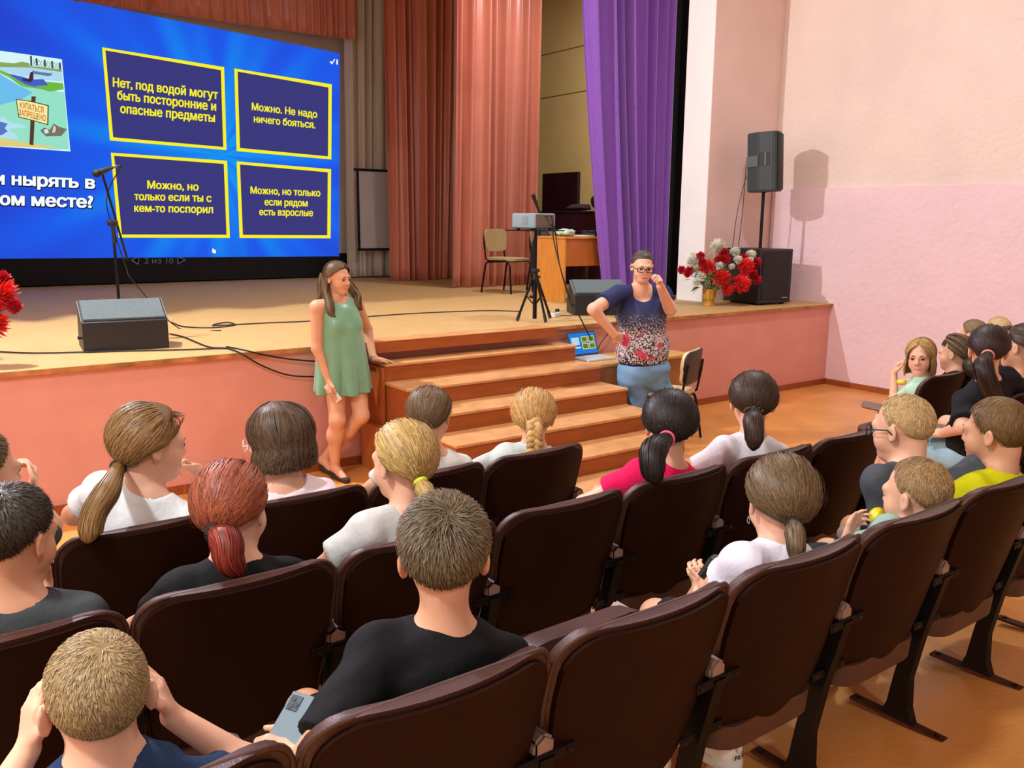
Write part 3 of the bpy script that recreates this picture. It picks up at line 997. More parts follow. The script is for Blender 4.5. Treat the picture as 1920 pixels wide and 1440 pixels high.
for v in bm.verts:
    v.co += Vector((rr.uniform(-1, 1), rr.uniform(-1, 1), 0)) * 0.008
    v.co.z = max(DT, v.co.z + rr.uniform(-0.012, 0.012))
tag(obj('crumpled_cloth', bm, mat('green_cloth', S(176, 196, 176), 0.8, noise=0.2, nscale=30), None, True, base=(6.52, 1.86, DT)), 'pale green crumpled cloth on the desk corner', 'cloth')
eq = thing('audio_mixer', 'small black audio device with knobs on the desk', 'device', (7.0, 1.9, DT))
obj('case', box(BM(), (6.93, 1.8, DT), (7.22, 2.05, DT + 0.07), 0.008, 2), M_blk, eq)
for kx in (6.99, 7.05):
    for kz in (0.022, 0.05):
        bm = BM()
        tube(bm, [(kx, 1.799, DT + kz), (kx, 1.788, DT + kz)], 0.01, 10)
        obj('knob', bm, mat('white_knob', S(230, 230, 230), 0.4), eq)
cable('desk_cables', 'tangle of black cables beside the audio device', [Vector((7.0, 1.78, DT + 0.02)) + Vector((0.22 * math.sin(k * 1.7), 0.03 * math.cos(k * 2.3), 0.03 + 0.02 * math.sin(k))) for k in range(9)], 0.006)
cable('under_desk_cable', 'black cable lying on the stage under the desk', [Vector((6.5, 1.6, Z0 + 0.006)), Vector((6.8, 1.75, Z0 + 0.006)), Vector((7.1, 1.66, Z0 + 0.006)), Vector((7.3, 1.9, Z0 + 0.006))], 0.007)

M_piano = mat('dark_maroon_lacquer', S(50, 16, 24), 0.35, noise=0.1, nscale=4)
pn = thing('piano', 'dark maroon upright piano against the yellow wall', 'piano', (8.7, 4.0, STAGE))
obj('case', box(BM(), (8.42, 3.3, Z0), (9.0, 4.78, STAGE + 1.06), 0.006, 1), M_piano, pn)
obj('lid', box(BM(), (8.40, 3.28, STAGE + 1.0605), (9.0, 4.80, STAGE + 1.085), 0.004, 1), M_piano, pn)
obj('keyboard_shelf', box(BM(), (8.14, 3.36, STAGE + 0.62), (8.4195, 4.72, STAGE + 0.74), 0.006, 1), M_piano, pn)
obj('key_cover', box(BM(), (8.19, 3.42, STAGE + 0.7405), (8.4195, 4.66, STAGE + 0.80), 0.01, 2), M_piano, pn)
for y in (3.42, 4.66):
    obj('leg', box(BM(), (8.17, y - 0.03, Z0), (8.23, y + 0.03, STAGE + 0.6195), 0.004, 1), M_piano, pn)
wc = thing('wall_cabinet', 'dark maroon cabinet door on the yellow wall with small white marking', 'cabinet', (9.0, 5.0, 2.0))
wa, wb = atx(1018, 326, 9.0), atx(1085, 322, 9.0)
obj('door', box(BM(), (8.99, wb[1], 1.97), (9.038, wa[1], wa[2]), 0.004, 1), M_piano, wc)
V, F = text_mesh('m1', 0.02)
yc, zc = (wa[1] + wb[1]) / 2 - 0.03, wa[2] - 0.20
poly_mesh('marking', [(8.9885, yc + 0.06 - v[0] * 0.14, zc + v[1] * 0.14) for v in V], F, mat('marking_white', S(190, 186, 180), 0.6), wc)


def lump(name, label, cat, c, ax, m, seed=1, rough=0.12, sub=3, group=None):
    bm = BM()
    bmesh.ops.create_icosphere(bm, subdivisions=sub, radius=1.0)
    rs_ = np.random.RandomState(seed)
    W = rs_.randn(6, 3) * 2.2
    ph = rs_.rand(6) * 6
    for v in bm.verts:
        d = sum(math.sin(W[i].dot(v.co) + ph[i]) for i in range(6)) / 6
        v.co *= 1 + rough * d * 2
        v.co = Vector((v.co.x * ax[0], v.co.y * ax[1], max(-0.98, v.co.z) * ax[2])) + Vector(c) + Vector((0, 0, ax[2]))
    o = obj(name, bm, m, None, True, base=c)
    return tag(o, label, cat, group)


M_bag = mat('black_bag_cloth', S(20, 19, 22), 0.7, noise=0.2, nscale=10)
lump('backpack', 'black bag lying on top of the piano', 'bag', (8.7, 3.62, STAGE + 1.087), (0.16, 0.26, 0.13), M_bag, 3)
lump('jacket', 'dark crumpled jacket on the piano lid', 'jacket', (8.62, 4.1, STAGE + 1.087), (0.13, 0.22, 0.055), mat('dark_jacket', S(66, 44, 56), 0.8), 5, 0.25)
# gooseneck microphone and dark bag left of the desk
gm = thing('desk_microphone', 'black microphone on a short stand behind the projector', 'microphone', (6.3, 2.4, STAGE))
g0, g1 = Vector(aty(1012, 400, 2.4)), Vector(aty(999, 365, 2.4))
bm = BM()
tube(bm, [(g0.x, 2.4, STAGE + 0.02), g0], 0.01, 8)
obj('stand', bm, M_metal, gm)
bm = BM()
lathe(bm, [(0.12, 0.0), (0.12, 0.015), (0.02, 0.03)], (g0.x, 2.4, Z0), 18)
obj('base', bm, M_metal, gm)
bm = BM()
tube(bm, [g0, g0.lerp(g1, 0.5), g1], [0.013, 0.018, 0.027], 12)
obj('body', bm, M_blk, gm)
lump('headphones_bag', 'black padded bag hanging over the chair behind the desk', 'bag', (6.78, 2.62, Z0), (0.12, 0.2, 0.42), M_bag, 9, 0.06)

# low table with the laptop beside the steps
TZ = 0.685
tb = thing('side_table', 'light wooden table beside the steps carrying the laptop', 'table', (5.5, -0.3, 0))
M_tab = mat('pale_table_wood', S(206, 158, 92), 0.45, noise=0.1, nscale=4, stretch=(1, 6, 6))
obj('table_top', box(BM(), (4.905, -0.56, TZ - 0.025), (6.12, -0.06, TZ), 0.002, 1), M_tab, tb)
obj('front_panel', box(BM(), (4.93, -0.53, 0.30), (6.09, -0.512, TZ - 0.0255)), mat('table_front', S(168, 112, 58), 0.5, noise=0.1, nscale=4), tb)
for x in (4.93, 6.07):
    for y in (-0.51, -0.1):
        obj('leg', box(BM(), (x, y, 0.001), (x + 0.03, y + 0.03, TZ - 0.0255)), M_tab, tb)
lp = thing('laptop', 'open silver laptop showing the quiz slide on the side table', 'laptop', (5.1, -0.25, TZ))
LX0, LX1, LYH = 4.95, 5.28, -0.16
M_silver = mat('silver_aluminium', S(206, 208, 212), 0.35, metal=0.3)
obj('base', box(BM(), (LX0, LYH - 0.235, TZ + 0.001), (LX1, LYH, TZ + 0.017), 0.004, 2), M_silver, lp)
obj('keyboard', box(BM(), (LX0 + 0.025, LYH - 0.12, TZ + 0.0172), (LX1 - 0.025, LYH - 0.03, TZ + 0.0185)), mat('keys_grey', S(170, 172, 176), 0.5), lp)
obj('touchpad', box(BM(), (LX0 + 0.11, LYH - 0.215, TZ + 0.0172), (LX1 - 0.11, LYH - 0.135, TZ + 0.0182)), mat('touchpad_grey', S(186, 188, 192), 0.35), lp)
RM = Matrix.Translation((0, LYH + 0.004, TZ + 0.014)) @ Matrix.Rotation(math.radians(-20), 4, 'X')
ld = obj('lid', box(BM(), (LX0, 0.0, 0.0), (LX1, 0.008, 0.225), 0.003, 1, RM), mat('lid_dark', S(40, 42, 46), 0.4), lp)


def lpq(nm, x0, z0, x1, z1, m, lay):
    V = [RM @ Vector((LX0 + x0 * 0.33, -0.0006 - 0.0006 * lay, z)) for x0, z in ((x0, z0), (x1, z0), (x1, z1), (x0, z1))]
    poly_mesh(nm, V, [[0, 1, 2, 3]], m, ld)


lpq('display', 0.03, 0.02, 0.97, 0.215, emat('lap_blue', S(40, 130, 225), 0.9), 0)
lpq('display_picture', 0.10, 0.105, 0.38, 0.175, emat('lap_pic', S(190, 225, 235), 0.9), 1)
for (x, z) in ((0.46, 0.125), (0.71, 0.125), (0.46, 0.06), (0.71, 0.06)):
    lpq('display_frame', x, z, x + 0.215, z + 0.055, M_yel, 1)
    lpq('display_panel', x + 0.02, z + 0.006, x + 0.195, z + 0.049, emat('lap_panel', S(110, 130, 70), 0.8), 2)
lpq('display_caption', 0.08, 0.075, 0.40, 0.085, M_wt, 1)
lump('snack_packet', 'small green and white packet lying on the side table', 'packet', (5.43, -0.3, TZ + 0.001), (0.06, 0.05, 0.03), mat('packet', S(196, 200, 160), 0.5, noise=0.5, nscale=40), 7, 0.1)
ph_ = obj('notebook', box(BM(), (5.36, -0.5, TZ + 0.001), (5.58, -0.36, TZ + 0.012), 0.002, 1, None), mat('notebook_cover', S(190, 206, 220), 0.5))
tag(ph_, 'pale blue notebook lying on the side table', 'notebook')
cable('laptop_lead', 'dark lead hanging over the stage front behind the laptop', [Vector((5.9, 0.3, Z0 + 0.006)), Vector((5.62, -0.02, Z0 + 0.006)), Vector((5.55, -0.055, 0.93)), Vector((5.4, -0.06, 0.8)), Vector((5.3, -0.1, TZ + 0.03))], 0.005)

# ------------------------------------------------------------------ flower baskets
M_red = mat('red_petals', S(240, 48, 44), 0.5, attr='tint')
M_crim = mat('crimson_petals', S(200, 24, 44), 0.5, attr='tint')
M_cwhite = mat('white_petals', S(244, 242, 226), 0.5, attr='tint')
M_leaf = mat('flower_leaves', S(84, 136, 56), 0.5, attr='tint')
M_wick = mat('wicker', S(196, 142, 46), 0.5, noise=0.2, nscale=40)


def flower_mesh(name, n, rad, plen, pw, m, seed, cup=0.0, full=0.75):
    r = np.random.RandomState(seed)
    V, F, Cc = [], [], []
    for i in range(n):
        zc = 1 - (1 + full) * (i + 0.5) / n
        a = i * 2.39996
        rr_ = math.sqrt(max(0, 1 - zc * zc))
        d = np.array([rr_ * math.cos(a), rr_ * math.sin(a), zc])
        tn = np.cross(d, [0.3, 0.2, 1.0])
        tn /= np.linalg.norm(tn)
        L = rad * (0.8 + 0.3 * r.rand())
        up = np.array([0, 0, cup * rad])
        p0 = d * (L - plen)
        p1 = d * (L - plen * 0.45) + up * 0.3
        p2 = d * L + up
        bi = np.cross(d, tn)
        w = pw * (0.8 + 0.4 * r.rand())
        k = len(V)
        V += [p0, p1 + tn * w + bi * w * 0.3, p2, p1 - tn * w + bi * w * 0.3]
        F.append([k, k + 1, k + 2, k + 3])
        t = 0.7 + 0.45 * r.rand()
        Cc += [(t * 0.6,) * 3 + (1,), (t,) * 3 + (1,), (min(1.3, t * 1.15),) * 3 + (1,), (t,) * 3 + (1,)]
    k = len(V)
    ico = [np.array(p) for p in ((0, 0, 1), (1, 0, 0), (0, 1, 0), (-1, 0, 0), (0, -1, 0), (0, 0, -1))]
    V += [p * (rad - plen) * 1.02 for p in ico]
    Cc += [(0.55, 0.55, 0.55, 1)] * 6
    for a, b in ((1, 2), (2, 3), (3, 4), (4, 1)):
        F.append([k, k + a, k + b, k + b])
        F.append([k + 5, k + b, k + a, k + a])
    F = [f if f[2] != f[3] else f[:3] for f in F]
    me = bpy.data.meshes.new(name)
    me.from_pydata([tuple(v) for v in V], [], F)
    ca = me.color_attributes.new('tint', 'FLOAT_COLOR', 'POINT')
    ca.data.foreach_set('color', np.array(Cc, dtype=np.float32).ravel())
    me.materials.append(m)
    return me


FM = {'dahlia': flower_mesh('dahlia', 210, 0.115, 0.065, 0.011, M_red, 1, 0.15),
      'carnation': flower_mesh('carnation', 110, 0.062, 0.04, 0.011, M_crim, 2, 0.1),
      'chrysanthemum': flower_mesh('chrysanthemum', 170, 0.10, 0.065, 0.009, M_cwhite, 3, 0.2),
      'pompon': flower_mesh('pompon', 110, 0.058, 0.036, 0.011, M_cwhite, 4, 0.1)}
lv = bpy.data.meshes.new('leaf')
lv.from_pydata([(0, 0, 0), (0.02, 0.03, 0.008), (0.014, 0.075, 0.004), (0, 0.11, -0.012), (-0.014, 0.075, 0.004), (-0.02, 0.03, 0.008)], [], [[0, 1, 2, 3, 4, 5]])
ca = lv.color_attributes.new('tint', 'FLOAT_COLOR', 'POINT')
ca.data.foreach_set('color', np.ones(24, dtype=np.float32))
lv.materials.append(M_leaf)


def flower_basket(label, c, spots, seed):
    rnd = random.Random(seed)
    t = thing('flower_basket', label, 'flowers', c, 'flower baskets')
    C0 = Vector(c)
    bm = BM()
    prof = []
    hb = 0.185
    for k in range(27):
        z = hb * k / 26
        u = k / 26
        r = 0.055 - 0.012 * math.sin(math.pi * min(1, u * 2.2)) + 0.028 * max(0, u - 0.35) + (0.006 if u > 0.93 else 0)
        prof.append((r + (0.003 if k % 2 else 0), z + 0.001))
    lathe(bm, prof, C0, 26)
    bk = obj('basket', bm, M_wick, t)
    for k in range(13):
        a = 2 * math.pi * k / 13
        bm = BM()
        pts = [C0 + Vector(((r + 0.004) * math.cos(a), (r + 0.004) * math.sin(a), z)) for r, z in prof[::3]]
        tube(bm, pts, 0.004, 5)
        obj('wicker_rib', bm, M_wick, bk)
    bm = BM()
    pts = [C0 + Vector((0.065 * math.cos(a) * 0.6 - 0.0, -0.065 * math.cos(a) * 0.9, hb + 0.42 * math.sin(a))) for a in [math.pi * k / 16 for k in range(17)]]
    tube(bm, pts, 0.006, 6)
    obj('handle', bm, mat('pale_cane', S(206, 176, 112), 0.5), t)
    for kind, off, sc in spots:
        p = Vector(off)
        o = bpy.data.objects.new('flower_head', FM[kind])
        COL.objects.link(o)
        o.parent = t
        o.location = p
        d = (p - Vector((0, 0, 0.18))).normalized()
        o.rotation_euler = d.to_track_quat('Z', 'Y').to_euler()
        o.scale = (sc, sc, sc)
        bm = BM()
        tube(bm, smooth_path([C0 + Vector((0.02 * p.x, 0.02 * p.y, 0.15)), C0 + Vector((p.x * 0.45, p.y * 0.45, 0.17 + (p.z - 0.17) * 0.6)), C0 + p - d * 0.02], 4), 0.003, 5)
        obj('stem', bm, M_leaf2, t)
    for k in range(85):
        a = rnd.uniform(0, 2 * math.pi)
        r = rnd.uniform(0.03, 0.2)
        o = bpy.data.objects.new('leaf', lv)
        COL.objects.link(o)
        o.parent = t
        o.location = (r * math.cos(a), r * math.sin(a) * 0.8, 0.2 + rnd.uniform(0.0, 0.26) * (1 - r))
        o.rotation_euler = (rnd.uniform(-0.6, 0.9), rnd.uniform(-0.5, 0.5), a - math.pi / 2 + rnd.uniform(-0.6, 0.6))
        s = rnd.uniform(0.6, 1.15)
        o.scale = (s, s, s)
    return t


M_leaf2 = mat('flower_stem', S(70, 112, 44), 0.5)
FB = atz(1329, 573, STAGE)
spots = []
# positions measured on the bouquet: sideways (along the picture), up, nearer
U2 = Vector((CR[0], CR[1], 0)).normalized()
N2 = Vector((-CF[0], -CF[1], 0)).normalized()
fd = float((FB - CC) @ CF)
for kind, px, py, near, sc in [('dahlia', 1345, 522, 0.10, 1.0), ('dahlia', 1388, 500, 0.07, 1.05), ('dahlia', 1380, 530, 0.12, 1.05), ('dahlia', 1320, 503, 0.08, 0.85),
                              ('dahlia', 1357, 541, 0.08, 0.75), ('dahlia', 1352, 486, 0.02, 0.7), ('chrysanthemum', 1341, 466, 0.0, 1.0), ('chrysanthemum', 1297, 494, 0.02, 1.0),
                              ('carnation', 1307, 482, 0.06, 1.0), ('carnation', 1349, 475, 0.04, 1.1), ('carnation', 1274, 507, 0.05, 0.9), ('carnation', 1288, 509, 0.06, 1.0),
                              ('carnation', 1284, 514, 0.08, 0.8), ('carnation', 1410, 492, 0.06, 1.1), ('carnation', 1405, 512, 0.08, 0.9), ('carnation', 1413, 524, 0.06, 1.0),
                              ('carnation', 1390, 484, 0.03, 1.0), ('carnation', 1340, 488, 0.06, 1.0), ('carnation', 1311, 494, 0.08, 1.0), ('carnation', 1401, 501, 0.04, 1.0),
                              ('pompon', 1370, 474, 0.04, 1.15), ('pompon', 1399, 479, 0.05, 1.15), ('pompon', 1375, 488, 0.08, 1.0), ('pompon', 1310, 519, 0.09, 1.1),
                              ('pompon', 1340, 499, 0.10, 0.9), ('pompon', 1301, 530, 0.08, 0.9), ('pompon', 1303, 505, 0.04, 1.0), ('pompon', 1396, 489, 0.08, 0.9),
                              ('chrysanthemum', 1300, 488, -0.06, 0.9), ('pompon', 1364, 500, 0.09, 0.7)]:
    side = (px - 1329) * fd / CAM['f']
    up = (573 - py) * fd / CAM['f']
    spots.append((kind, U2 * side + N2 * near + Vector((0, 0, up)), sc))
flower_basket('wicker basket of red and white flowers in front of the subwoofer', (FB[0], FB[1], Z0), spots, 2)
lf = aty(-98, 560, 0.55)
fb2 = flower_basket('wicker basket of red flowers cut off by the left edge of the picture', (lf[0], 0.55, Z0), [s for i, s in enumerate(spots) if i % 2 == 0 or s[0] == 'dahlia'], 5)

# ------------------------------------------------------------------ lamps of the hall, two added fills among them
def spot_lamp():
    t = thing('stage_lamp', 'black stage spotlight hanging above the stage apron', 'lamp', KEY_POS)
    K = Vector(KEY_POS)
    bm = BM()
    lathe(bm, [(0.10, 0.10), (0.12, 0.14), (0.12, 0.36), (0.06, 0.42)], K, 20)
    obj('housing', bm, M_blk, t)
    bm = BM()
    tube(bm, [K + Vector((0, 0, 0.42)), Vector((K.x, K.y, ZC))], 0.015, 8)
    obj('hanger', bm, M_metal, t)
    l = bpy.data.lights.new('stage_lamp_light', 'POINT')
    l.energy = KEY_W
    l.color = (0.96, 1.0, 1.02)
    l.shadow_soft_size = 0.025
    lo = bpy.data.objects.new('lamp_light', l)
    COL.objects.link(lo)
    lo.parent = t
    lo.location = (0, 0, 0)


spot_lamp()
t = thing('wing_lamp', 'small working lamp hanging above the right wing of the stage', 'lamp', WING_LAMP[:3])
bm = BM()
lathe(bm, [(0.10, 0.03), (0.12, 0.05), (0.12, 0.1), (0.04, 0.14)], WING_LAMP[:3], 20)
tube(bm, [(WING_LAMP[0], WING_LAMP[1], WING_LAMP[2] + 0.13), (WING_LAMP[0], WING_LAMP[1], ZC)], 0.012, 8)
obj('housing', bm, M_blk, t)
l = bpy.data.lights.new('wing_lamp_light', 'AREA')
l.shape = 'DISK'
l.size = 0.2
l.energy = WING_LAMP[3]
lo = bpy.data.objects.new('lamp_light', l)
COL.objects.link(lo)
lo.parent = t
lo.location = (0, 0, 0.02)
for i, (x, y, z, w) in enumerate(CEIL_FILLS):
    t = thing('ceiling_fill_lamp', 'round white ceiling lamp over the %s' % ['left side of the audience', 'front right of the hall, added as fill', 'back of the hall, added as fill'][i], 'lamp', (x, y, z), 'ceiling lamps')
    bm = BM()
    lathe(bm, [(0.22, 0.06), (0.24, 0.08), (0.24, 0.16), (0.05, 0.2)], (x, y, z), 24)
    obj('housing', bm, mat('lamp_white', S(230, 230, 230), 0.5), t)
    bm = BM()
    tube(bm, [(x, y, z + 0.2), (x, y, ZC)], 0.012, 8)
    obj('rod', bm, M_metal, t)
    l = bpy.data.lights.new('ceiling_fill_light', 'AREA')
    l.shape = 'DISK'
    l.size = 0.4
    l.energy = w
    l.color = (0.93, 1.0, 1.06)
    lo = bpy.data.objects.new('lamp_light', l)
    COL.objects.link(lo)
    lo.parent = t
    lo.location = (0, 0, 0.05)

# ------------------------------------------------------------------ rows of theatre seats
M_board = mat('seat_back_board', S(36, 17, 11), 0.5, noise=0.12, nscale=9, bump=0.04, bscale=120, spec=0.06)
M_vinyl = mat('brown_vinyl', S(66, 40, 33), 0.45, noise=0.12, nscale=14, bump=0.15, bscale=260)
M_arm = mat('armrest_vinyl', S(138, 116, 106), 0.5, noise=0.12, nscale=20, bump=0.1, bscale=260)
M_iron = mat('black_painted_iron', S(18, 19, 23), 0.42, metal=0.3, noise=0.2, nscale=20)
M_bolt = mat('bolt_steel', S(70, 62, 56), 0.4, metal=0.8)
ZB0, ZB1 = 0.315, 0.797


def bk_w(z, grow=0.0):
    u = (z - ZB0) / (ZB1 - ZB0)
    W = 0.205 + 0.034 * min(1, u * 1.5) + grow
    r = 0.085
    t = ZB1 + grow - z
    if t < r:
        e = r - t
        W -= r - math.sqrt(max(0, r * r - e * e))
    rb = 0.10
    t2 = z - (ZB0 - grow)
    if t2 < rb:
        e = rb - t2
        W -= 1.2 * (rb - math.sqrt(max(0, rb * rb - e * e)))
    return max(W, 0.03)


def bk_y(x, z):
    return -0.27 * (z - ZB0) + 0.9 * x * x


def zrows(a, b):
    n = 22
    return [a + (b - a) * (0.5 - 0.5 * math.cos(math.pi * k / n)) for k in range(n + 1)]


def make_seat(flip):
    t = thing('theatre_seat', 'x', 'seat', (0, 0, 0))
    bm = shield(BM(), zrows(ZB0, ZB1), bk_w, lambda x, z: bk_y(x, z) - 0.0, lambda x, z: bk_y(x, z) - 0.014, 12)
    bp = obj('back_panel', bm, M_board, t, auto=60)
    bm = shield(BM(), zrows(ZB0 - 0.012, ZB1 + 0.012), lambda z: bk_w(z, 0.012) - 0.006 * (abs(z - 0.55) > 0.255),
                lambda x, z: bk_y(x, z) + 0.026 + 0.028 * max(0, 1 - (x / 0.22) ** 2) * max(0.0, 1 - ((z - 0.56) / 0.27) ** 4), lambda x, z: bk_y(x, z) + 0.0006, 14)
    obj('back_cushion', bm, M_vinyl, t, auto=70)
    # piping round the rim
    zs = zrows(ZB0 - 0.006, ZB1 + 0.008)
    loop = [(bk_w(z, 0.012), z) for z in zs]
    pts = [Vector((w + 0.002, bk_y(w, z) + 0.003, z)) for w, z in loop] + [Vector((-w - 0.002, bk_y(w, z) + 0.003, z)) for w, z in loop[::-1]]
    pts.append(pts[0].copy())
    bm = BM()
    tube(bm, pts, 0.0065, 6, cap=False)
    obj('rim', bm, M_vinyl, bp, smooth=True)
    # seat cushion
    if flip:
        Rm = Matrix.Translation((0, 0.12, 0.30)) @ Matrix.Rotation(math.radians(80), 4, 'X') @ Matrix.Diagonal((1, 0.86, 1, 1))
    else:
        Rm = Matrix.Translation((0, -0.015, 0.285)) @ Matrix.Rotation(math.radians(5), 4, 'X')
    zs2 = [0.43 * (0.5 - 0.5 * math.cos(math.pi * k / 14)) for k in range(15)]

    def sw(z):
        r = 0.09
        W = 0.212
        for tt in (z, 0.43 - z):
            if tt < r:
                e = r - tt
                W -= r - math.sqrt(max(0, r * r - e * e))
        return max(W, 0.04)
    bm = shield(BM(), zs2, sw, lambda x, z: 0.075 + 0.012 * math.sin(math.pi * z / 0.43) - 0.25 * x * x, lambda x, z: 0.0 + 0.25 * x * x * 0.3, 12)
    bm.transform(Rm @ Matrix(((1, 0, 0, 0), (0, 0, 1, 0), (0, 1, 0, 0), (0, 0, 0, 1))))
    obj('seat', bm, M_vinyl, t, auto=60)
    return t


def make_stand():
    """end frame shared by two neighbours: leg, foot plate, armrest, brackets (built at x = 0)"""
    t = thing('seat_stand', 'x', 'seat', (0, 0, 0))
    bm = BM()
    a = [(-0.02, -0.045, 0.33), (0.02, -0.045, 0.33), (0.02, 0.015, 0.33), (-0.02, 0.015, 0.33)]
    prof = [(0.535, -0.035, 0.04), (0.33, 0.02, 0.05), (0.16, 0.05, 0.05), (0.06, 0.055, 0.07), (0.012, 0.055, 0.105)]
    rings = []
    for z, y, d in prof:
        rings.append([bm.verts.new((sx * 0.018, y + sy * d / 2, z)) for sx, sy in ((-1, -1), (1, -1), (1, 1), (-1, 1))])
    for p, q in zip(rings, rings[1:]):
        for k in range(4):
            bm.faces.new((p[k], p[(k + 1) % 4], q[(k + 1) % 4], q[k]))
    bm.faces.new(rings[0])
    bm.faces.new(rings[-1][::-1])
    obj('leg', bm, M_iron, t)
    bm = BM()
    box(bm, (-0.02, -0.10, 0.001), (0.02, 0.22, 0.012), 0.002, 1)
    fp = obj('foot_plate', bm, mat('worn_foot_plate', S(96, 48, 26), 0.5, noise=0.3, nscale=20), t)
    for y in (-0.075, 0.195):
        bm = BM()
        lathe(bm, [(0.009, 0.0125), (0.009, 0.018), (0.005, 0.02)], (0, y, 0), 8)
        obj('bolt', bm, M_bolt, fp)
    # armrest: padded bar with a ridge on top
    bm = BM()
    sec = [(-0.026, 0.0), (-0.026, 0.03), (0.0, 0.048), (0.026, 0.03), (0.026, 0.0)]
    prism(bm, [(x, -0.045, 0.537 + z) for x, z in sec], (0, 0.36, 0.012))
    bmesh.ops.bevel(bm, geom=list(bm.edges), offset=0.006, segments=2, affect='EDGES')
    obj('armrest', bm, M_arm, t, auto=50)
    bm = BM()
    tube(bm, [(0, 0.02, 0.33), (0, 0.12, 0.45), (0, 0.2, 0.538)], 0.012, 8)
    obj('arm_support', bm, M_iron, t)
    for z in (0.53, 0.37):
        y = bk_y(0.2, z) - 0.022
        b = obj('bracket', box(BM(), (-0.075, y - 0.006, z - 0.013), (0.075, y, z + 0.013), 0.002, 1), M_iron, t)
        for x in (-0.06, 0.06):
            bm = BM()
            tube(bm, [(x, y - 0.0062, z), (x, y - 0.011, z)], [0.007, 0.005], 8)
            obj('bolt', bm, M_bolt, b)
    return t


seat_dn = make_seat(False)
seat_up = make_seat(True)
stand0 = make_stand()
PITCH = 0.517
ROWS = {1: dict(Y=-3.33, x0=0.065, n=5), 2: dict(Y=-4.07, x0=0.12, n=7), 3: dict(Y=-4.88, x0=0.195, n=7)}
ORD = ['first', 'second', 'third', 'fourth', 'fifth', 'sixth', 'seventh']
ROWN = {1: 'the row nearest the stage', 2: 'the middle row', 3: 'the row nearest the camera'}


def row_origin(Y):
    y = Y + 0.115
    return y, floor_z(y)


SEATPOS = {}
used = {'dn': False, 'up': False, 'st': False}


def put_seat(x, Y, label, group, flip=False, left_stand=False, yaw=0.0):
    y, z = row_origin(Y)
    proto, key = (seat_up, 'up') if flip else (seat_dn, 'dn')
    o = proto if not used[key] else copy_tree(proto)
    used[key] = True
    o.location = (x, y, z)
    o['label'] = label
    o['group'] = group
    xs = [x + PITCH / 2] + ([x - PITCH / 2] if left_stand else [])
    for xx in xs:
        for ch in list(stand0.children):
            c = copy_tree(ch, o)
            c.location = (xx - x, 0, 0)
    return o


for r, d in ROWS.items():
    for k in range(d['n']):
        x = d['x0'] + PITCH * k
        SEATPOS[(r, k)] = x
        fl = (r == 3 and k == 2)
        lab = 'dark brown theatre seat, %s from the left in %s' % (ORD[k], ROWN[r])
        if fl:
            lab = 'empty dark brown theatre seat with its seat folded up in the row nearest the camera'
        put_seat(x, d['Y'], lab, 'theatre seats', fl, k == 0)
for j, (x, Y, lab) in enumerate([(5.42, -3.33, 'dark brown theatre seat behind the girl in the mint shirt'), (5.94, -3.33, 'dark brown theatre seat by the pink wall beside the braided girl'),
                                 (6.46, -3.33, 'dark brown theatre seat by the pink wall under the fair haired boys'), (6.98, -3.33, 'dark brown theatre seat nearest the pink wall'),
                                 (4.86, -4.07, 'dark brown theatre seat at the right edge behind the girl with pink scrunchie'), (5.38, -4.07, 'dark brown theatre seat of the girl with sunglasses on her head')]):
    put_seat(x, Y, lab, 'theatre seats', False, j in (0, 4))
for o in list(stand0.children_recursive) + [stand0]:
    bpy.data.objects.remove(o)

# ------------------------------------------------------------------ bodies: smooth distance fields turned into one mesh
def nv(v):
    v = np.asarray(v, float)
    return v / (np.linalg.norm(v) + 1e-9)


def cone(a, b, ra, rb, k=0.02, op=1, cut=False):
    return dict(t='c', a=np.asarray(a, float), b=np.asarray(b, float), ra=ra, rb=rb, k=k, op=op, cut=cut)


def ell(c, ax, R=None, k=0.02, op=1):
    return dict(t='e', c=np.asarray(c, float), ax=np.asarray(ax, float), R=np.eye(3) if R is None else np.asarray(R, float), k=k, op=op)


def plane_cut(p, n, k=0.004, c=None, rad=None):
    return dict(t='p', p=np.asarray(p, float), n=nv(n), k=k, op=0, c=c, rad=rad)


def prim_box(p):
    if p['t'] == 'c':
        r = max(p['ra'], p['rb'])
        return np.minimum(p['a'], p['b']) - r, np.maximum(p['a'], p['b']) + r
    e = np.abs(p['R']) @ p['ax']
    return p['c'] - e, p['c'] + e


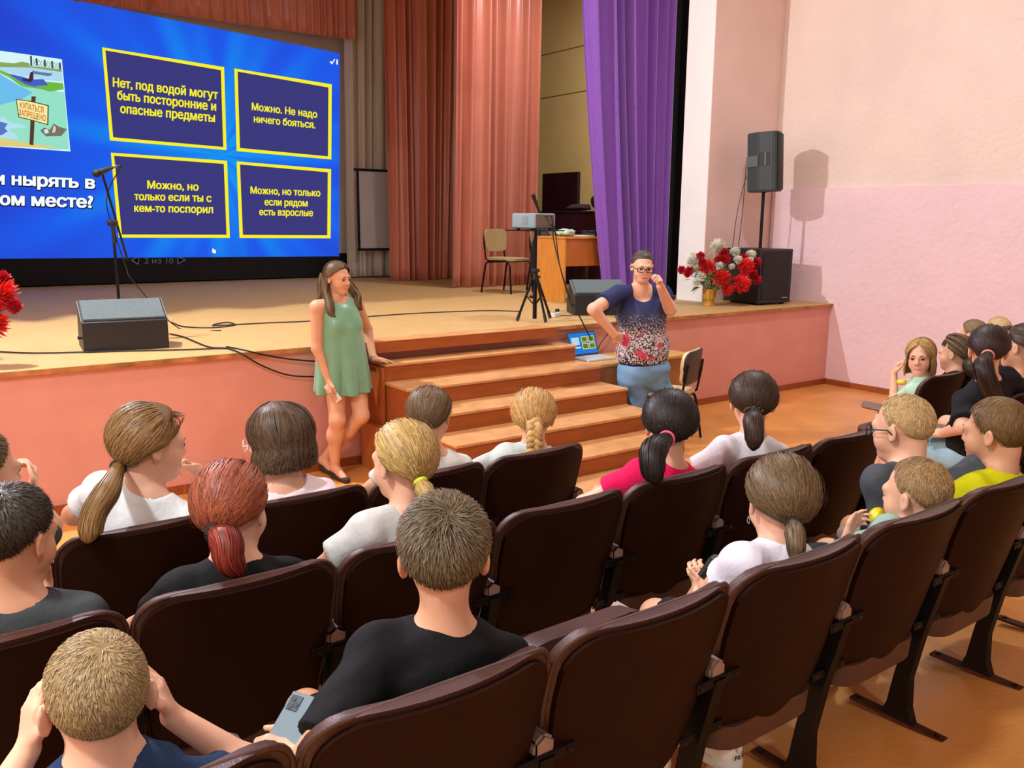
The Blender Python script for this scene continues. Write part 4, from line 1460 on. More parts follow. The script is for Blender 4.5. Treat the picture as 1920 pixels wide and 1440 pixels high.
def mesh_sdf(prims, h, wrinkle=0.0, seed=0, wl=0.05):
    adds = [prim_box(p) for p in prims if p['op'] == 1]
    lo = np.min([a for a, b in adds], 0) - 3 * h
    hi = np.max([b for a, b in adds], 0) + 3 * h
    n = np.ceil((hi - lo) / h).astype(int) + 1
    D = np.full(n, 0.5, dtype=np.float32)
    ax = [(lo[i] + h * np.arange(n[i])).astype(np.float32) for i in range(3)]
    for p in prims:
        if p['t'] == 'p':
            if p['c'] is not None:
                b0, b1 = np.asarray(p['c']) - p['rad'], np.asarray(p['c']) + p['rad']
            else:
                b0, b1 = lo, hi
        else:
            b0, b1 = prim_box(p)
            m = p['k'] + 2.5 * h
            b0, b1 = b0 - m, b1 + m
        i0 = np.clip(np.floor((b0 - lo) / h).astype(int), 0, n - 1)
        i1 = np.clip(np.ceil((b1 - lo) / h).astype(int) + 1, 1, n)
        if np.any(i1 <= i0):
            continue
        sl = tuple(slice(i0[i], i1[i]) for i in range(3))
        X, Y, Z = np.ix_(ax[0][sl[0]], ax[1][sl[1]], ax[2][sl[2]])
        if p['t'] == 'c':
            a, b = p['a'], p['b']
            ba = b - a
            L2 = max(float(ba @ ba), 1e-9)
            x, y, z = X - a[0], Y - a[1], Z - a[2]
            t = np.clip((x * ba[0] + y * ba[1] + z * ba[2]) / L2, 0, 1)
            d = np.sqrt((x - t * ba[0]) ** 2 + (y - t * ba[1]) ** 2 + (z - t * ba[2]) ** 2) - (p['ra'] + (p['rb'] - p['ra']) * t)
            if p['cut']:
                u = ba / math.sqrt(L2)
                d = np.maximum(d, (X - b[0]) * u[0] + (Y - b[1]) * u[1] + (Z - b[2]) * u[2])
        elif p['t'] == 'e':
            R = p['R']
            x, y, z = X - p['c'][0], Y - p['c'][1], Z - p['c'][2]
            q = [x * R[0, i] + y * R[1, i] + z * R[2, i] for i in range(3)]
            A = p['ax']
            k0 = np.sqrt((q[0] / A[0]) ** 2 + (q[1] / A[1]) ** 2 + (q[2] / A[2]) ** 2)
            k1 = np.sqrt((q[0] / A[0] ** 2) ** 2 + (q[1] / A[1] ** 2) ** 2 + (q[2] / A[2] ** 2) ** 2) + 1e-6
            d = np.where(k0 < 1e-4, -A.min(), k0 * (k0 - 1) / k1)
        else:
            nn, q = p['n'], p['p']
            d = (X - q[0]) * nn[0] + (Y - q[1]) * nn[1] + (Z - q[2]) * nn[2]
        d = d.astype(np.float32)
        cur = D[sl]
        k = max(p['k'], 1e-5)
        if p['op'] == 1:
            hh = np.clip(0.5 + 0.5 * (cur - d) / k, 0, 1)
            D[sl] = cur * (1 - hh) + d * hh - k * hh * (1 - hh)
        else:
            e = -d if p['op'] == -1 else d
            hh = np.clip(0.5 - 0.5 * (cur - e) / k, 0, 1)
            D[sl] = cur * (1 - hh) + e * hh + k * hh * (1 - hh)
    if wrinkle:
        r = np.random.RandomState(seed)
        X, Y, Z = np.ix_(*ax)
        for i in range(4):
            w = r.randn(3)
            w = w / np.linalg.norm(w) * (2 * np.pi / (wl * r.uniform(0.8, 2.0)))
            D += (wrinkle * r.uniform(0.4, 1.0)) * np.sin(X * w[0] + Y * w[1] + Z * w[2] + r.rand() * 6).astype(np.float32)
    return surface_nets(D, lo, h)


def surface_nets(D, lo, h):
    s = D < 0
    c = np.zeros(tuple(np.array(D.shape) - 1), dtype=np.uint8)
    offs = [(i, j, k) for i in (0, 1) for j in (0, 1) for k in (0, 1)]
    nx, ny, nz = c.shape
    for (i, j, k) in offs:
        c += s[i:i + nx, j:j + ny, k:k + nz]
    act = (c > 0) & (c < 8)
    I = np.argwhere(act)
    vid = np.full(act.shape, -1, dtype=np.int32)
    vid[act] = np.arange(len(I))
    acc = np.zeros((len(I), 3))
    cnt = np.zeros(len(I))
    for a in offs:
        for axi in range(3):
            if a[axi] == 1:
                continue
            b = list(a)
            b[axi] = 1
            da = D[I[:, 0] + a[0], I[:, 1] + a[1], I[:, 2] + a[2]]
            db = D[I[:, 0] + b[0], I[:, 1] + b[1], I[:, 2] + b[2]]
            m = (da < 0) != (db < 0)
            t = np.where(m, da / (da - db + 1e-12), 0)
            p = np.repeat(np.array(a, float)[None], len(I), 0)
            p[:, axi] = t
            acc += p * m[:, None]
            cnt += m
    V = lo + (I + acc / np.maximum(cnt, 1)[:, None]) * h
    Q = []
    for axi in range(3):
        u, w = [(1, 2), (2, 0), (0, 1)][axi]
        sl0 = [slice(None)] * 3
        sl1 = [slice(None)] * 3
        sl0[axi] = slice(0, -1)
        sl1[axi] = slice(1, None)
        ch = s[tuple(sl0)] != s[tuple(sl1)]
        E = np.argwhere(ch)
        ok = (E[:, u] > 0) & (E[:, w] > 0) & (E[:, u] < act.shape[u]) & (E[:, w] < act.shape[w])
        E = E[ok]
        inside = s[E[:, 0], E[:, 1], E[:, 2]]
        q = []
        for du, dw in ((-1, -1), (0, -1), (0, 0), (-1, 0)):
            e = E.copy()
            e[:, u] += du
            e[:, w] += dw
            q.append(vid[e[:, 0], e[:, 1], e[:, 2]])
        q = np.stack(q, -1)
        q[~inside] = q[~inside][:, ::-1]
        Q.append(q)
    F = np.concatenate(Q)
    F = F[(F >= 0).all(1)]
    return V, F


# ------------------------------------------------------------------ head, hand, hair
def head_frame(yaw, pitch=0.0, roll=0.0):
    y, p, r = math.radians(yaw), math.radians(pitch), math.radians(roll)
    f = np.array([math.sin(y) * math.cos(p), math.cos(y) * math.cos(p), -math.sin(p)])
    rt = np.array([math.cos(y), -math.sin(y), 0.0])
    up = np.cross(rt, f)
    r2 = rt * math.cos(r) + up * math.sin(r)
    u2 = up * math.cos(r) - rt * math.sin(r)
    return np.stack([r2, f, u2], 1)


SKC = np.array([0, -0.015, 0.035])
SKA = np.array([0.074, 0.093, 0.084])


def head_prims(O, R, s, neck, nr=0.05, face=True, fat=1.0, nose=0.0):
    L = lambda x, y, z: O + R @ (np.array([x, y, z]) * s)
    P = [ell(L(*SKC), SKA * s, R, 0.02),
         ell(L(0, 0.026, -0.032), np.array([0.058 * fat, 0.066, 0.078]) * s, R, 0.03 * s),
         ell(L(0, 0.058, -0.088), np.array([0.030 * fat, 0.029, 0.024]) * s, R, 0.03 * s),
         ell(L(-0.034, 0.05, -0.034), np.array([0.026 * fat, 0.03, 0.032]) * s, R, 0.02 * s),
         ell(L(0.034, 0.05, -0.034), np.array([0.026 * fat, 0.03, 0.032]) * s, R, 0.02 * s),
         cone(L(-0.034, 0.074, 0.02), L(0.034, 0.074, 0.02), 0.015 * s, 0.015 * s, 0.02 * s),
         cone(L(0, 0.084, 0.012), L(0, 0.102 + nose, -0.024), 0.0075 * s, 0.0098 * s, 0.011 * s),
         ell(L(-0.0105, 0.092, -0.029), np.array([0.008, 0.009, 0.007]) * s, R, 0.008 * s),
         ell(L(0.0105, 0.092, -0.029), np.array([0.008, 0.009, 0.007]) * s, R, 0.008 * s)]
    if face:
        for sx in (-1, 1):
            P.append(ell(L(sx * 0.031, 0.097, 0.002), np.array([0.017, 0.013, 0.011]) * s, R, 0.012 * s, -1))
        P.append(cone(L(-0.018, 0.078, -0.059), L(0.018, 0.078, -0.059), 0.0055 * s, 0.0058 * s, 0.006 * s))
        P.append(cone(L(0, 0.081, -0.058), L(0, 0.082, -0.0585), 0.006 * s, 0.006 * s, 0.008 * s))
        P.append(cone(L(-0.015, 0.078, -0.068), L(0.015, 0.078, -0.068), 0.0062 * s, 0.0068 * s, 0.006 * s))
    for sx in (-1, 1):
        e = np.array([[1, 0, 0], [0, math.cos(0.25), -math.sin(0.25)], [0, math.sin(0.25), math.cos(0.25)]])
        yw = sx * 0.42
        e2 = np.array([[math.cos(yw), -math.sin(yw), 0], [math.sin(yw), math.cos(yw), 0], [0, 0, 1]])
        RE = R @ e2 @ e
        c = np.array([sx * 0.081, -0.014, -0.004])
        P.append(ell(L(*c), np.array([0.0085, 0.019, 0.031]) * s, RE, 0.006 * s))
        P.append(ell(L(c[0] + sx * 0.008, c[1] + 0.003, c[2] + 0.002), np.array([0.007, 0.011, 0.020]) * s, RE, 0.004 * s, -1))
    P.append(cone(L(0, -0.036, -0.055), neck, nr * s * 0.98, nr * s * 1.1, 0.03 * s))
    return P


def hand_prims(w, d, n, s=1.0, side=1, curl=(0.4, 0.4, 0.4, 0.4), thumb=0.5, spread=0.12):
    """w wrist, d direction of the fingers, n palm normal (fingers curl towards it), side=+1 thumb on +lateral"""
    d = nv(d)
    n = nv(n - d * (np.asarray(n) @ d))
    l = np.cross(d, n) * side
    P = []
    w = np.asarray(w, float)
    kn = []
    for i, (o, ln) in enumerate(((0.030, 0.92), (0.010, 1.0), (-0.010, 0.95), (-0.029, 0.76))):
        k0 = w + d * (0.088 - 0.006 * abs(i - 1)) * s + l * o * s - n * 0.004 * s
        kn.append(k0)
        P.append(cone(w + l * o * 0.55 * s, k0, 0.0145 * s, 0.0115 * s, 0.012 * s))
    for i, (o, ln) in enumerate(((0.030, 0.92), (0.010, 1.0), (-0.010, 0.95), (-0.029, 0.76))):
        k0 = kn[i]
        a = 0.0
        dd = nv(d + l * o * spread * 12)
        for j, sl in enumerate((0.043, 0.027, 0.021)):
            a += curl[i] * (1.15 if j == 0 else 1.4)
            v = dd * math.cos(a) + n * math.sin(a)
            k1 = k0 + v * sl * ln * s
            r0, r1 = ((0.0098, 0.0088), (0.0088, 0.008), (0.008, 0.0066))[j]
            P.append(cone(k0, k1, r0 * s, r1 * s, 0.003 * s))
            k0 = k1
    t0 = w + d * 0.022 * s + l * 0.022 * s
    t1 = t0 + nv(d * 0.65 + l * 0.75 + n * 0.3 * thumb) * 0.042 * s
    t2 = t1 + nv(d * 0.9 + l * (0.35 - 0.7 * thumb) + n * 0.55 * thumb) * 0.032 * s
    t3 = t2 + nv(d * 0.9 + l * (0.1 - 0.9 * thumb) + n * 0.6 * thumb) * 0.025 * s
    P += [cone(t0, t1, 0.015 * s, 0.011 * s, 0.012 * s), cone(t1, t2, 0.0105 * s, 0.0095 * s, 0.004 * s), cone(t2, t3, 0.0095 * s, 0.0075 * s, 0.003 * s)]
    return P


def dirv(az, el):
    return np.stack([np.sin(az) * np.cos(el), np.cos(az) * np.cos(el), np.sin(el)], -1)


HL_AZ = np.radians([0, 25, 45, 62, 78, 92, 108, 130, 155, 180])
HLS = {'boy': np.radians([40, 39, 33, 14, -8, 4, -14, -34, -44, -46]),
       'girl': np.radians([42, 41, 36, 20, 2, 2, -10, -34, -46, -50]),
       'woman': np.radians([31, 30, 27, 16, 0, 2, -10, -34, -46, -50]),
       'bob': np.radians([42, 40, 30, 8, -16, -30, -38, -46, -52, -54])}


def hairline(az, kind):
    return np.interp(np.abs((az + np.pi) % (2 * np.pi) - np.pi), HL_AZ, HLS[kind])


class Ribbons:
    def __init__(s):
        s.V, s.F, s.C, s.n = [], [], [], 0

    def add(s, S, N, w, tint):
        """S (n,m,3) strands, N (n,m,3) outward normals, w (m,) widths, tint (n,)|(n,3)|(n,m,3)"""
        n, m, _ = S.shape
        T = np.gradient(S, axis=1)
        side = np.cross(T, N)
        side /= np.linalg.norm(side, axis=2, keepdims=True) + 1e-9
        W = np.broadcast_to(np.asarray(w), (n, m))[..., None]
        L = S - side * W
        Rr = S + side * W
        V = np.stack([L, Rr], 2).reshape(-1, 3)
        idx = s.n + np.arange(n * m * 2).reshape(n, m, 2)
        F = np.stack([idx[:, :-1, 0], idx[:, :-1, 1], idx[:, 1:, 1], idx[:, 1:, 0]], -1).reshape(-1, 4)
        t = np.asarray(tint, float)
        if t.ndim == 1:
            t = np.repeat(t[:, None], 3, 1)
        if t.ndim == 2:
            t = np.repeat(t[:, None, :], m, 1)
        Cc = np.repeat(t[:, :, None, :], 2, 2).reshape(-1, 3)
        s.V.append(V)
        s.F.append(F)
        s.C.append(Cc)
        s.n += len(V)

    def grid(s, G, tint, closed=True):
        a, b, _ = G.shape
        idx = s.n + np.arange(a * b).reshape(a, b)
        j = np.roll(idx, -1, 1) if closed else idx
        if closed:
            F = np.stack([idx[:-1], j[:-1], j[1:], idx[1:]], -1).reshape(-1, 4)
        else:
            F = np.stack([idx[:-1, :-1], idx[:-1, 1:], idx[1:, 1:], idx[1:, :-1]], -1).reshape(-1, 4)
        s.V.append(G.reshape(-1, 3))
        s.F.append(F)
        s.C.append(np.full((a * b, 3), tint) if np.isscalar(tint) else np.broadcast_to(np.asarray(tint, float), (a * b, 3)))
        s.n += a * b

    def build(s, name, m, parent):
        Cc = np.concatenate(s.C)
        Cc = np.concatenate([Cc, np.ones((len(Cc), 1))], 1)
        return npmesh(name, np.concatenate(s.V), np.concatenate(s.F), m, parent, color=Cc)


def hair_mat(rgb):
    return mat('hair_%d_%d_%d' % rgb, S(*rgb), 0.5, attr='tint', spec=0.35, aniso=0.3)


def hair(parent, O, R, s, style, rgb, seed=0, kind='girl', thick=0.014, length=0.028, tie=(180, -28), tail=None, tail_r=0.03, tail_tint=None,
         tie_col=None, fringe=False, part=0.0, fall=0.12, wave=0.0, n=1300, tailn=1100, puff=0.0, whorl=(160, 62), upswept=False, lift=0.5, lim=52, locks=None):
    rnd = np.random.RandomState(seed + 11)
    W = lambda p: O + (np.asarray(p) * s) @ R.T
    rb = Ribbons()
    A = SKA
    rE = lambda d, ex: d / np.sqrt(((d / A) ** 2).sum(-1, keepdims=True)) * 1.0 + d * ex
    # scalp cap
    naz, nel = 56, 16
    az = np.linspace(-np.pi, np.pi, naz, endpoint=False)
    e0 = hairline(az, kind)
    G = []
    for k in range(nel + 1):
        u = k / nel
        el = e0 + (np.pi / 2 - e0) * u
        ex = thick * 0.8 * np.minimum(1, 0.12 + u * 4.0) + puff * np.minimum(1, u * 3) * 0.6
        d = dirv(az, el)
        G.append(W(SKC + rE(d, ex[:, None] if np.ndim(ex) else ex)))
    rb.grid(np.array(G), 0.72)

    def roots(nn, lo=0.0):
        a = rnd.uniform(-np.pi, np.pi, nn * 3)
        e = np.arcsin(rnd.uniform(-0.85, 1.0, nn * 3))
        h0 = hairline(a, kind)
        ok = e > h0 + lo
        return a[ok][:nn], e[ok][:nn]
    if style == 'short':
        a, e = roots(n * 3)
        d = dirv(a, e)
        wd = dirv(np.radians(whorl[0]), np.radians(whorl[1]))
        g = d - (d @ wd)[:, None] * wd
        tdir = g - wd * (1 - (d @ wd))[:, None]
        tdir = tdir - (tdir * d).sum(1, keepdims=True) * d
        tdir /= np.linalg.norm(tdir, axis=1, keepdims=True) + 1e-6
        tdir += np.cross(d, tdir) * 0.35 + rnd.randn(len(d), 3) * 0.28
        u = np.clip((e - hairline(a, kind)) / 0.9, 0, 1)
        ln = length * (0.35 + 0.65 * u) * rnd.uniform(0.7, 1.25, len(d))
        lf = lift * rnd.uniform(0.6, 1.3, len(d))
        m = 4
        S_ = []
        for k in range(m):
            t = k / (m - 1)
            dd = d + tdir * ((1 - 0.45 * lf) * t * ln / 0.088)[:, None]
            dd /= np.linalg.norm(dd, axis=1, keepdims=True)
            p = SKC + rE(dd, (thick * 0.66 * np.minimum(1, 0.1 + u * 3) + ln * lf * (t - 0.35 * t * t))[:, None])
            S_.append(W(p))
        S_ = np.stack(S_, 1)
        N = np.repeat((d @ R.T)[:, None], m, 1) + rnd.randn(len(d), 1, 3) * 0.3
        rb.add(S_, N, np.array([0.0012, 0.0012, 0.001, 0.0003]) * s, rnd.uniform(0.6, 1.4, len(d)))
    if style in ('pony', 'braids'):
        a, e = roots(n * 2)
        d = dirv(a, e)
        td = dirv(np.radians(tie[0]), np.radians(tie[1]))
        om = np.arccos(np.clip(d @ td, -1, 1))
        m = 10
        clump = ((np.arctan2((d @ np.cross(td, [0.1, 0.2, 1.0])), d @ np.array([0.0, 0.3, 1.0])) + np.pi) * 14).astype(int) % 90
        coff = rnd.uniform(-0.6, 1.0, 90)[clump] * 0.003
        S_, N_ = [], []
        for k in range(m):
            t = k / (m - 1)
            dd = (np.sin((1 - t) * om)[:, None] * d + np.sin(t * om)[:, None] * td) / (np.sin(om)[:, None] + 1e-6)
            dd /= np.linalg.norm(dd, axis=1, keepdims=True)
            aa_ = np.arctan2(dd[:, 0], dd[:, 1])
            dd = dirv(aa_, np.maximum(np.arcsin(np.clip(dd[:, 2], -1, 1)), hairline(aa_, kind) - 0.02 - 0.25 * t))
            ex = thick * (min(1, 0.25 + 2.5 * t)) + coff * math.sin(math.pi * min(1, t * 1.2)) + puff * math.sin(math.pi * t) + rnd.uniform(0, 0.003, len(d)) + 0.004 * t
            S_.append(W(SKC + rE(dd, ex[:, None])))
            N_.append(dd @ R.T)
        rb.add(np.stack(S_, 1), np.stack(N_, 1), np.linspace(0.0020, 0.0012, m) * s, rnd.uniform(0.55, 1.5, len(d)))
        # flyaway hairs
        q = 70
        S2 = np.stack(S_, 1)[:q, :6] + (np.stack(N_, 1)[:q, :6]) * (np.linspace(0, 1, 6)[None, :, None] * rnd.uniform(0.004, 0.02, q)[:, None, None])
        rb.add(S2, np.stack(N_, 1)[:q, :6], np.full(6, 0.0007) * s, np.full(q, 1.1))
    if style == 'braids':
        for j in range(7):
            a0 = math.radians(-75 + 25 * j)
            d0 = dirv(a0, max(hairline(np.array([a0]), kind)[0] + 0.15, 0.3))
            td = dirv(np.radians(tie[0]), np.radians(tie[1]))
            om = math.acos(float(np.clip(d0 @ td, -1, 1)))
            pts = []
            for t in np.linspace(0, 1, 34):
                dd = nv(math.sin((1 - t) * om) * d0 + math.sin(t * om) * td)
                pts.append(W(SKC + rE(dd[None], thick + 0.006)[0]))
            pts = np.array(pts)
            rr = (0.0095 + 0.0035 * np.abs(np.sin(np.linspace(0, 1, 34) * math.pi * 8))) * s
            tube_grid(rb, pts, rr, 0.95 + 0.25 * rnd.rand())
    if style == 'loose':
        a = rnd.uniform(-np.pi, np.pi, n * 4)
        lim = np.radians(lim)
        a = a[np.abs(a) > lim][:int(n * 1.8)]
        m = 16
        # strands start along the parting and run over the head, then fall
        x0 = part + rnd.uniform(-0.004, 0.004, len(a))
        top_el = rnd.uniform(np.radians(35), np.radians(88), len(a))
        ysel = np.where(np.abs(a) > 2.2, -1, 1)
        st = dirv(np.where(np.abs(a) > 2.0, np.sign(a) * np.radians(170), np.sign(a) * rnd.uniform(0.05, 0.5, len(a))), top_el)
        en = dirv(a, np.full(len(a), np.radians(-22)))
        om = np.arccos(np.clip((st * en).sum(1), -0.999, 0.999))
        clump = rnd.randint(0, 70, len(a))
        coff = rnd.uniform(-0.5, 1.0, 70)[clump] * 0.006
        ph = rnd.uniform(0, 6.28, 70)[clump]
        ln = fall * rnd.uniform(0.75, 1.1, len(a))
        S_, N_ = [], []
        for k in range(m):
            t = k / (m - 1)
            t1 = min(1, t / 0.55)
            dd = (np.sin((1 - t1) * om)[:, None] * st + np.sin(t1 * om)[:, None] * en) / (np.sin(om)[:, None] + 1e-6)
            dd /= np.linalg.norm(dd, axis=1, keepdims=True)
            ex = thick * min(1, 0.5 + t1) + coff + puff * math.sin(math.pi * min(1, t) * 0.8) + rnd.uniform(0, 0.003, len(a))
            p = W(SKC + rE(dd, ex[:, None]))
            t2 = max(0, (t - 0.55) / 0.45)
            if t2 > 0:
                out = np.stack([dd[:, 0], dd[:, 1], 0 * dd[:, 0]], 1) @ R.T
                lat = np.cross(out, np.array([0, 0, 1.0]))
                p = p + np.array([0, 0, -1.0]) * (ln * t2)[:, None] * s + out * (0.012 * math.sin(2.4 * t2) - 0.03 * t2 ** 2)[..., None] if False else \
                    p + np.array([0, 0, -1.0]) * (ln * t2)[:, None] * s + out * (0.010 * math.sin(2.4 * t2)) + lat * (wave * np.sin(ph + 9 * t2) * t2)[:, None] + out * (wave * np.cos(ph + 9 * t2) * t2 * 0.7)[:, None]
            S_.append(p)
            N_.append(dd @ R.T)
        rb.add(np.stack(S_, 1), np.stack(N_, 1), np.concatenate([np.full(m - 2, 0.0022), [0.0016, 0.0005]]) * s, rnd.uniform(0.5, 1.5, len(a)))
    if fringe:
        q = 240
        a = rnd.uniform(-0.9, 0.9, q)
        m = 6
        S_, N_ = [], []
        for k in range(m):
            t = k / (m - 1)
            el = np.radians(78) + (np.radians(16) - np.radians(78)) * t + rnd.uniform(-0.02, 0.02, q)
            dd = dirv(a * (0.5 + 0.5 * t), el)
            S_.append(W(SKC + rE(dd, np.full((q, 1), thick + 0.004 - 0.004 * t))))
            N_.append(dd @ R.T)
        rb.add(np.stack(S_, 1), np.stack(N_, 1), np.linspace(0.004, 0.0025, m) * s, rnd.uniform(0.6, 1.3, q))
    tie_w = None
    if tail is not None:
        td = dirv(np.radians(tie[0]), np.radians(tie[1]))
        T = W(SKC + rE(td[None], thick + 0.012)[0])
        tie_w = T
        pts = [T - nv(np.asarray(tail[0], float) - T) * 0.0] + [np.asarray(p, float) for p in tail]
        C_ = np.array([list(v) for v in smooth_path(pts, 7)])
        m = len(C_)
        u = np.linspace(0, 1, m)
        rad = tail_r * np.interp(u, [0, 0.06, 0.3, 0.72, 0.9, 1.0], [0.42, 0.5, 1.0, 0.88, 0.55, 0.1])
        tube_grid(rb, C_, rad * 0.82, 0.5, tail_tint)
        T_ = np.gradient(C_, axis=0)
        T_ /= np.linalg.norm(T_, axis=1, keepdims=True) + 1e-9
        n1, n2 = transport(T_)
        th = rnd.uniform(0, 2 * np.pi, tailn)
        rr = np.sqrt(rnd.uniform(0.55, 1.25, tailn))
        Nn = n1[None] * np.cos(th)[:, None, None] + n2[None] * np.sin(th)[:, None, None]
        wob = 0.0025 * np.sin(u[None] * 9 + rnd.uniform(0, 6, tailn)[:, None])
        S_ = C_[None] + Nn * (rad[None] * rr[:, None] + wob)[..., None]
        tt = rnd.uniform(0.6, 1.4, tailn)
        tt = tt[:, None] * (np.ones(3) if tail_tint is None else np.asarray(tail_tint))[None]
        rb.add(S_, Nn, np.interp(u, [0, 0.8, 1], [0.0016, 0.0018, 0.0004]) * s, tt)
    for lk, lr, lw in (locks or []):
        Cl = np.array([list(v) for v in smooth_path([np.asarray(p, float) for p in lk], 8)])
        ml = len(Cl)
        ul = np.linspace(0, 1, ml)
        Tl = np.gradient(Cl, axis=0)
        Tl /= np.linalg.norm(Tl, axis=1, keepdims=True) + 1e-9
        na = np.cross(Tl, CF)
        na /= np.linalg.norm(na, axis=1, keepdims=True) + 1e-9
        nb = np.cross(Tl, na)
        Cl = Cl + na * (lw * np.sin(ul * 11 + lr * 90) * ul)[:, None] + nb * (lw * np.cos(ul * 9) * ul)[:, None]
        rl = lr * np.interp(ul, [0, 0.2, 0.7, 1.0], [0.75, 1.0, 0.95, 0.3])
        tube_grid(rb, Cl, rl * 0.75, 0.55)
        q = 420
        th = rnd.uniform(0, 2 * np.pi, q)
        rr = np.sqrt(rnd.uniform(0.5, 1.5, q))
        Nn = na[None] * np.cos(th)[:, None, None] + nb[None] * np.sin(th)[:, None, None]
        rb.add(Cl[None] + Nn * (rl[None] * rr[:, None] + 0.005 * np.sin(ul[None] * 12 + (th * 3)[:, None]) * ul[None])[..., None], Nn, np.interp(ul, [0, 0.8, 1], [0.0018, 0.0018, 0.0004]) * s, rnd.uniform(0.5, 1.7, q))
    o = rb.build('hair', hair_mat(rgb), parent)
    if tie_col is not None and tie_w is not None:
        bm = BM()
        ax_ = nv(C_[1] - C_[0])
        u1, v1 = frame(Vector(ax_))
        cpt = Vector(C_[min(1, m - 1)])
        ring = [cpt + (u1 * math.cos(q) + v1 * math.sin(q)) * (tail_r * 0.5 + 0.003) for q in [2 * math.pi * k / 18 for k in range(19)]]
        tube(bm, ring, 0.0075 * s, 8, cap=False)
        obj('hair_tie', bm, mat('hair_tie_%d_%d_%d' % tie_col, S(*tie_col), 0.7, bump=0.3, bscale=300), parent, smooth=True)
    return o


def transport(T_):
    n1 = np.zeros_like(T_)
    a = np.array([0.2, 0.1, 1.0]) if abs(T_[0, 2]) < 0.8 else np.array([1.0, 0.2, 0.0])
    u = nv(np.cross(T_[0], a))
    for i in range(len(T_)):
        u = nv(u - T_[i] * (u @ T_[i]))
        n1[i] = u
    return n1, np.cross(T_, n1)


def tube_grid(rb, C_, rad, tint, tt=None):
    T_ = np.gradient(C_, axis=0)
    T_ /= np.linalg.norm(T_, axis=1, keepdims=True) + 1e-9
    n1, n2 = transport(T_)
    th = np.linspace(0, 2 * np.pi, 12, endpoint=False)
    G = C_[:, None] + (n1[:, None] * np.cos(th)[None, :, None] + n2[:, None] * np.sin(th)[None, :, None]) * np.asarray(rad)[:, None, None]
    rb.grid(G, tint if tt is None else tuple(np.asarray(tt) * tint))


def braid(rb, C_, r):
    m = len(C_)
    T_ = np.gradient(C_, axis=0)
    T_ /= np.linalg.norm(T_, axis=1, keepdims=True) + 1e-9
    n1 = np.cross(T_, [0.59, 0.8, 0.0])
    n1 /= np.linalg.norm(n1, axis=1, keepdims=True) + 1e-9
    n2 = np.cross(T_, n1)
    u = np.linspace(0, 1, m)
    for i in range(3):
        th = u * 2 * np.pi * 2.6 + i * 2 * np.pi / 3
        off = n1 * (np.sin(th) * r * 0.8)[:, None] + n2 * (np.sin(2 * th) * r * 0.5)[:, None]
        tube_grid(rb, C_ + off, r * (0.72 - 0.25 * u), 0.8 + 0.2 * i)


# ------------------------------------------------------------------ people
M_skin = mat('skin_warm', S(226, 176, 146), 0.5, sss=0.15, noise=0.04, nscale=12)
M_skin_d = mat('skin_tan', S(212, 158, 124), 0.5, sss=0.15, noise=0.04, nscale=12)
M_lip = mat('lips', S(200, 122, 106), 0.45, sss=0.1)
M_eyew = mat('eye_white', S(196, 184, 174), 0.3)
M_iris = mat('iris_brown', S(70, 50, 36), 0.15)
M_brow = mat('eyebrow_hair', S(70, 50, 36), 0.7)


def cloth(rgb, rough=0.85, name=None, noise=0.06):
    return mat(name or 'cloth_%d_%d_%d' % rgb, S(*rgb), rough, noise=noise, nscale=9, bump=0.55, bscale=13, spec=0.2)


def face_bits(parent, O, R, s, brow=True, lash=True):
    L = lambda x, y, z: Vector(O + R @ (np.array([x, y, z]) * s))
    Ln = lambda x, y, z: np.array(L(x, y, z))
    PL = []
    for sx in (-1, 1):
        PL += [cone(Ln(sx * 0.004, 0.0885, -0.0590), Ln(sx * 0.0215, 0.0862, -0.0625), 0.0044 * s, 0.0026 * s, 0.003 * s),
               cone(Ln(sx * 0.001, 0.0875, -0.0670), Ln(sx * 0.0205, 0.0858, -0.0638), 0.0050 * s, 0.0024 * s, 0.003 * s)]
    V_, F_ = mesh_sdf(PL, 0.0016)
    npmesh('lips', V_, F_, M_lip, parent)
    for sx in (-1, 1):
        bm = BM()
        Mx = Matrix.Translation(L(sx * 0.031, 0.0762, 0.003)) @ Matrix([list(R[i]) for i in range(3)]).to_4x4() @ Matrix.Rotation(-math.pi / 2, 4, 'X')
        bmesh.ops.create_uvsphere(bm, u_segments=16, v_segments=12, radius=0.0120 * s, matrix=Mx)
        f = Vector(R[:, 1])
        c = L(sx * 0.031, 0.0762, 0.003)
        bm.faces.ensure_lookup_table()
        for fc in bm.faces:
            if (fc.calc_center_median() - c).normalized().dot(f) > 0.74:
                fc.material_index = 1
        obj('eye', bm, [M_eyew, M_iris], parent, smooth=True)
        if brow:
            bm = BM()
            tube(bm, [L(sx * 0.014, 0.0905, 0.021), L(sx * 0.028, 0.0905, 0.0255), L(sx * 0.042, 0.082, 0.024), L(sx * 0.050, 0.073, 0.019)],
                 [0.0028 * s, 0.0032 * s, 0.0026 * s, 0.001 * s], 6)
            obj('eyebrow', bm, M_brow, parent, smooth=True)
        if lash:
            bm = BM()
            tube(bm, [L(sx * 0.0185, 0.0875, 0.0035), L(sx * 0.026, 0.0905, 0.0085), L(sx * 0.035, 0.0895, 0.0085), L(sx * 0.045, 0.0825, 0.003)], [0.0008 * s, 0.0014 * s, 0.0016 * s, 0.0007 * s], 5)
            obj('eyelashes', bm, M_brow, parent, smooth=True)


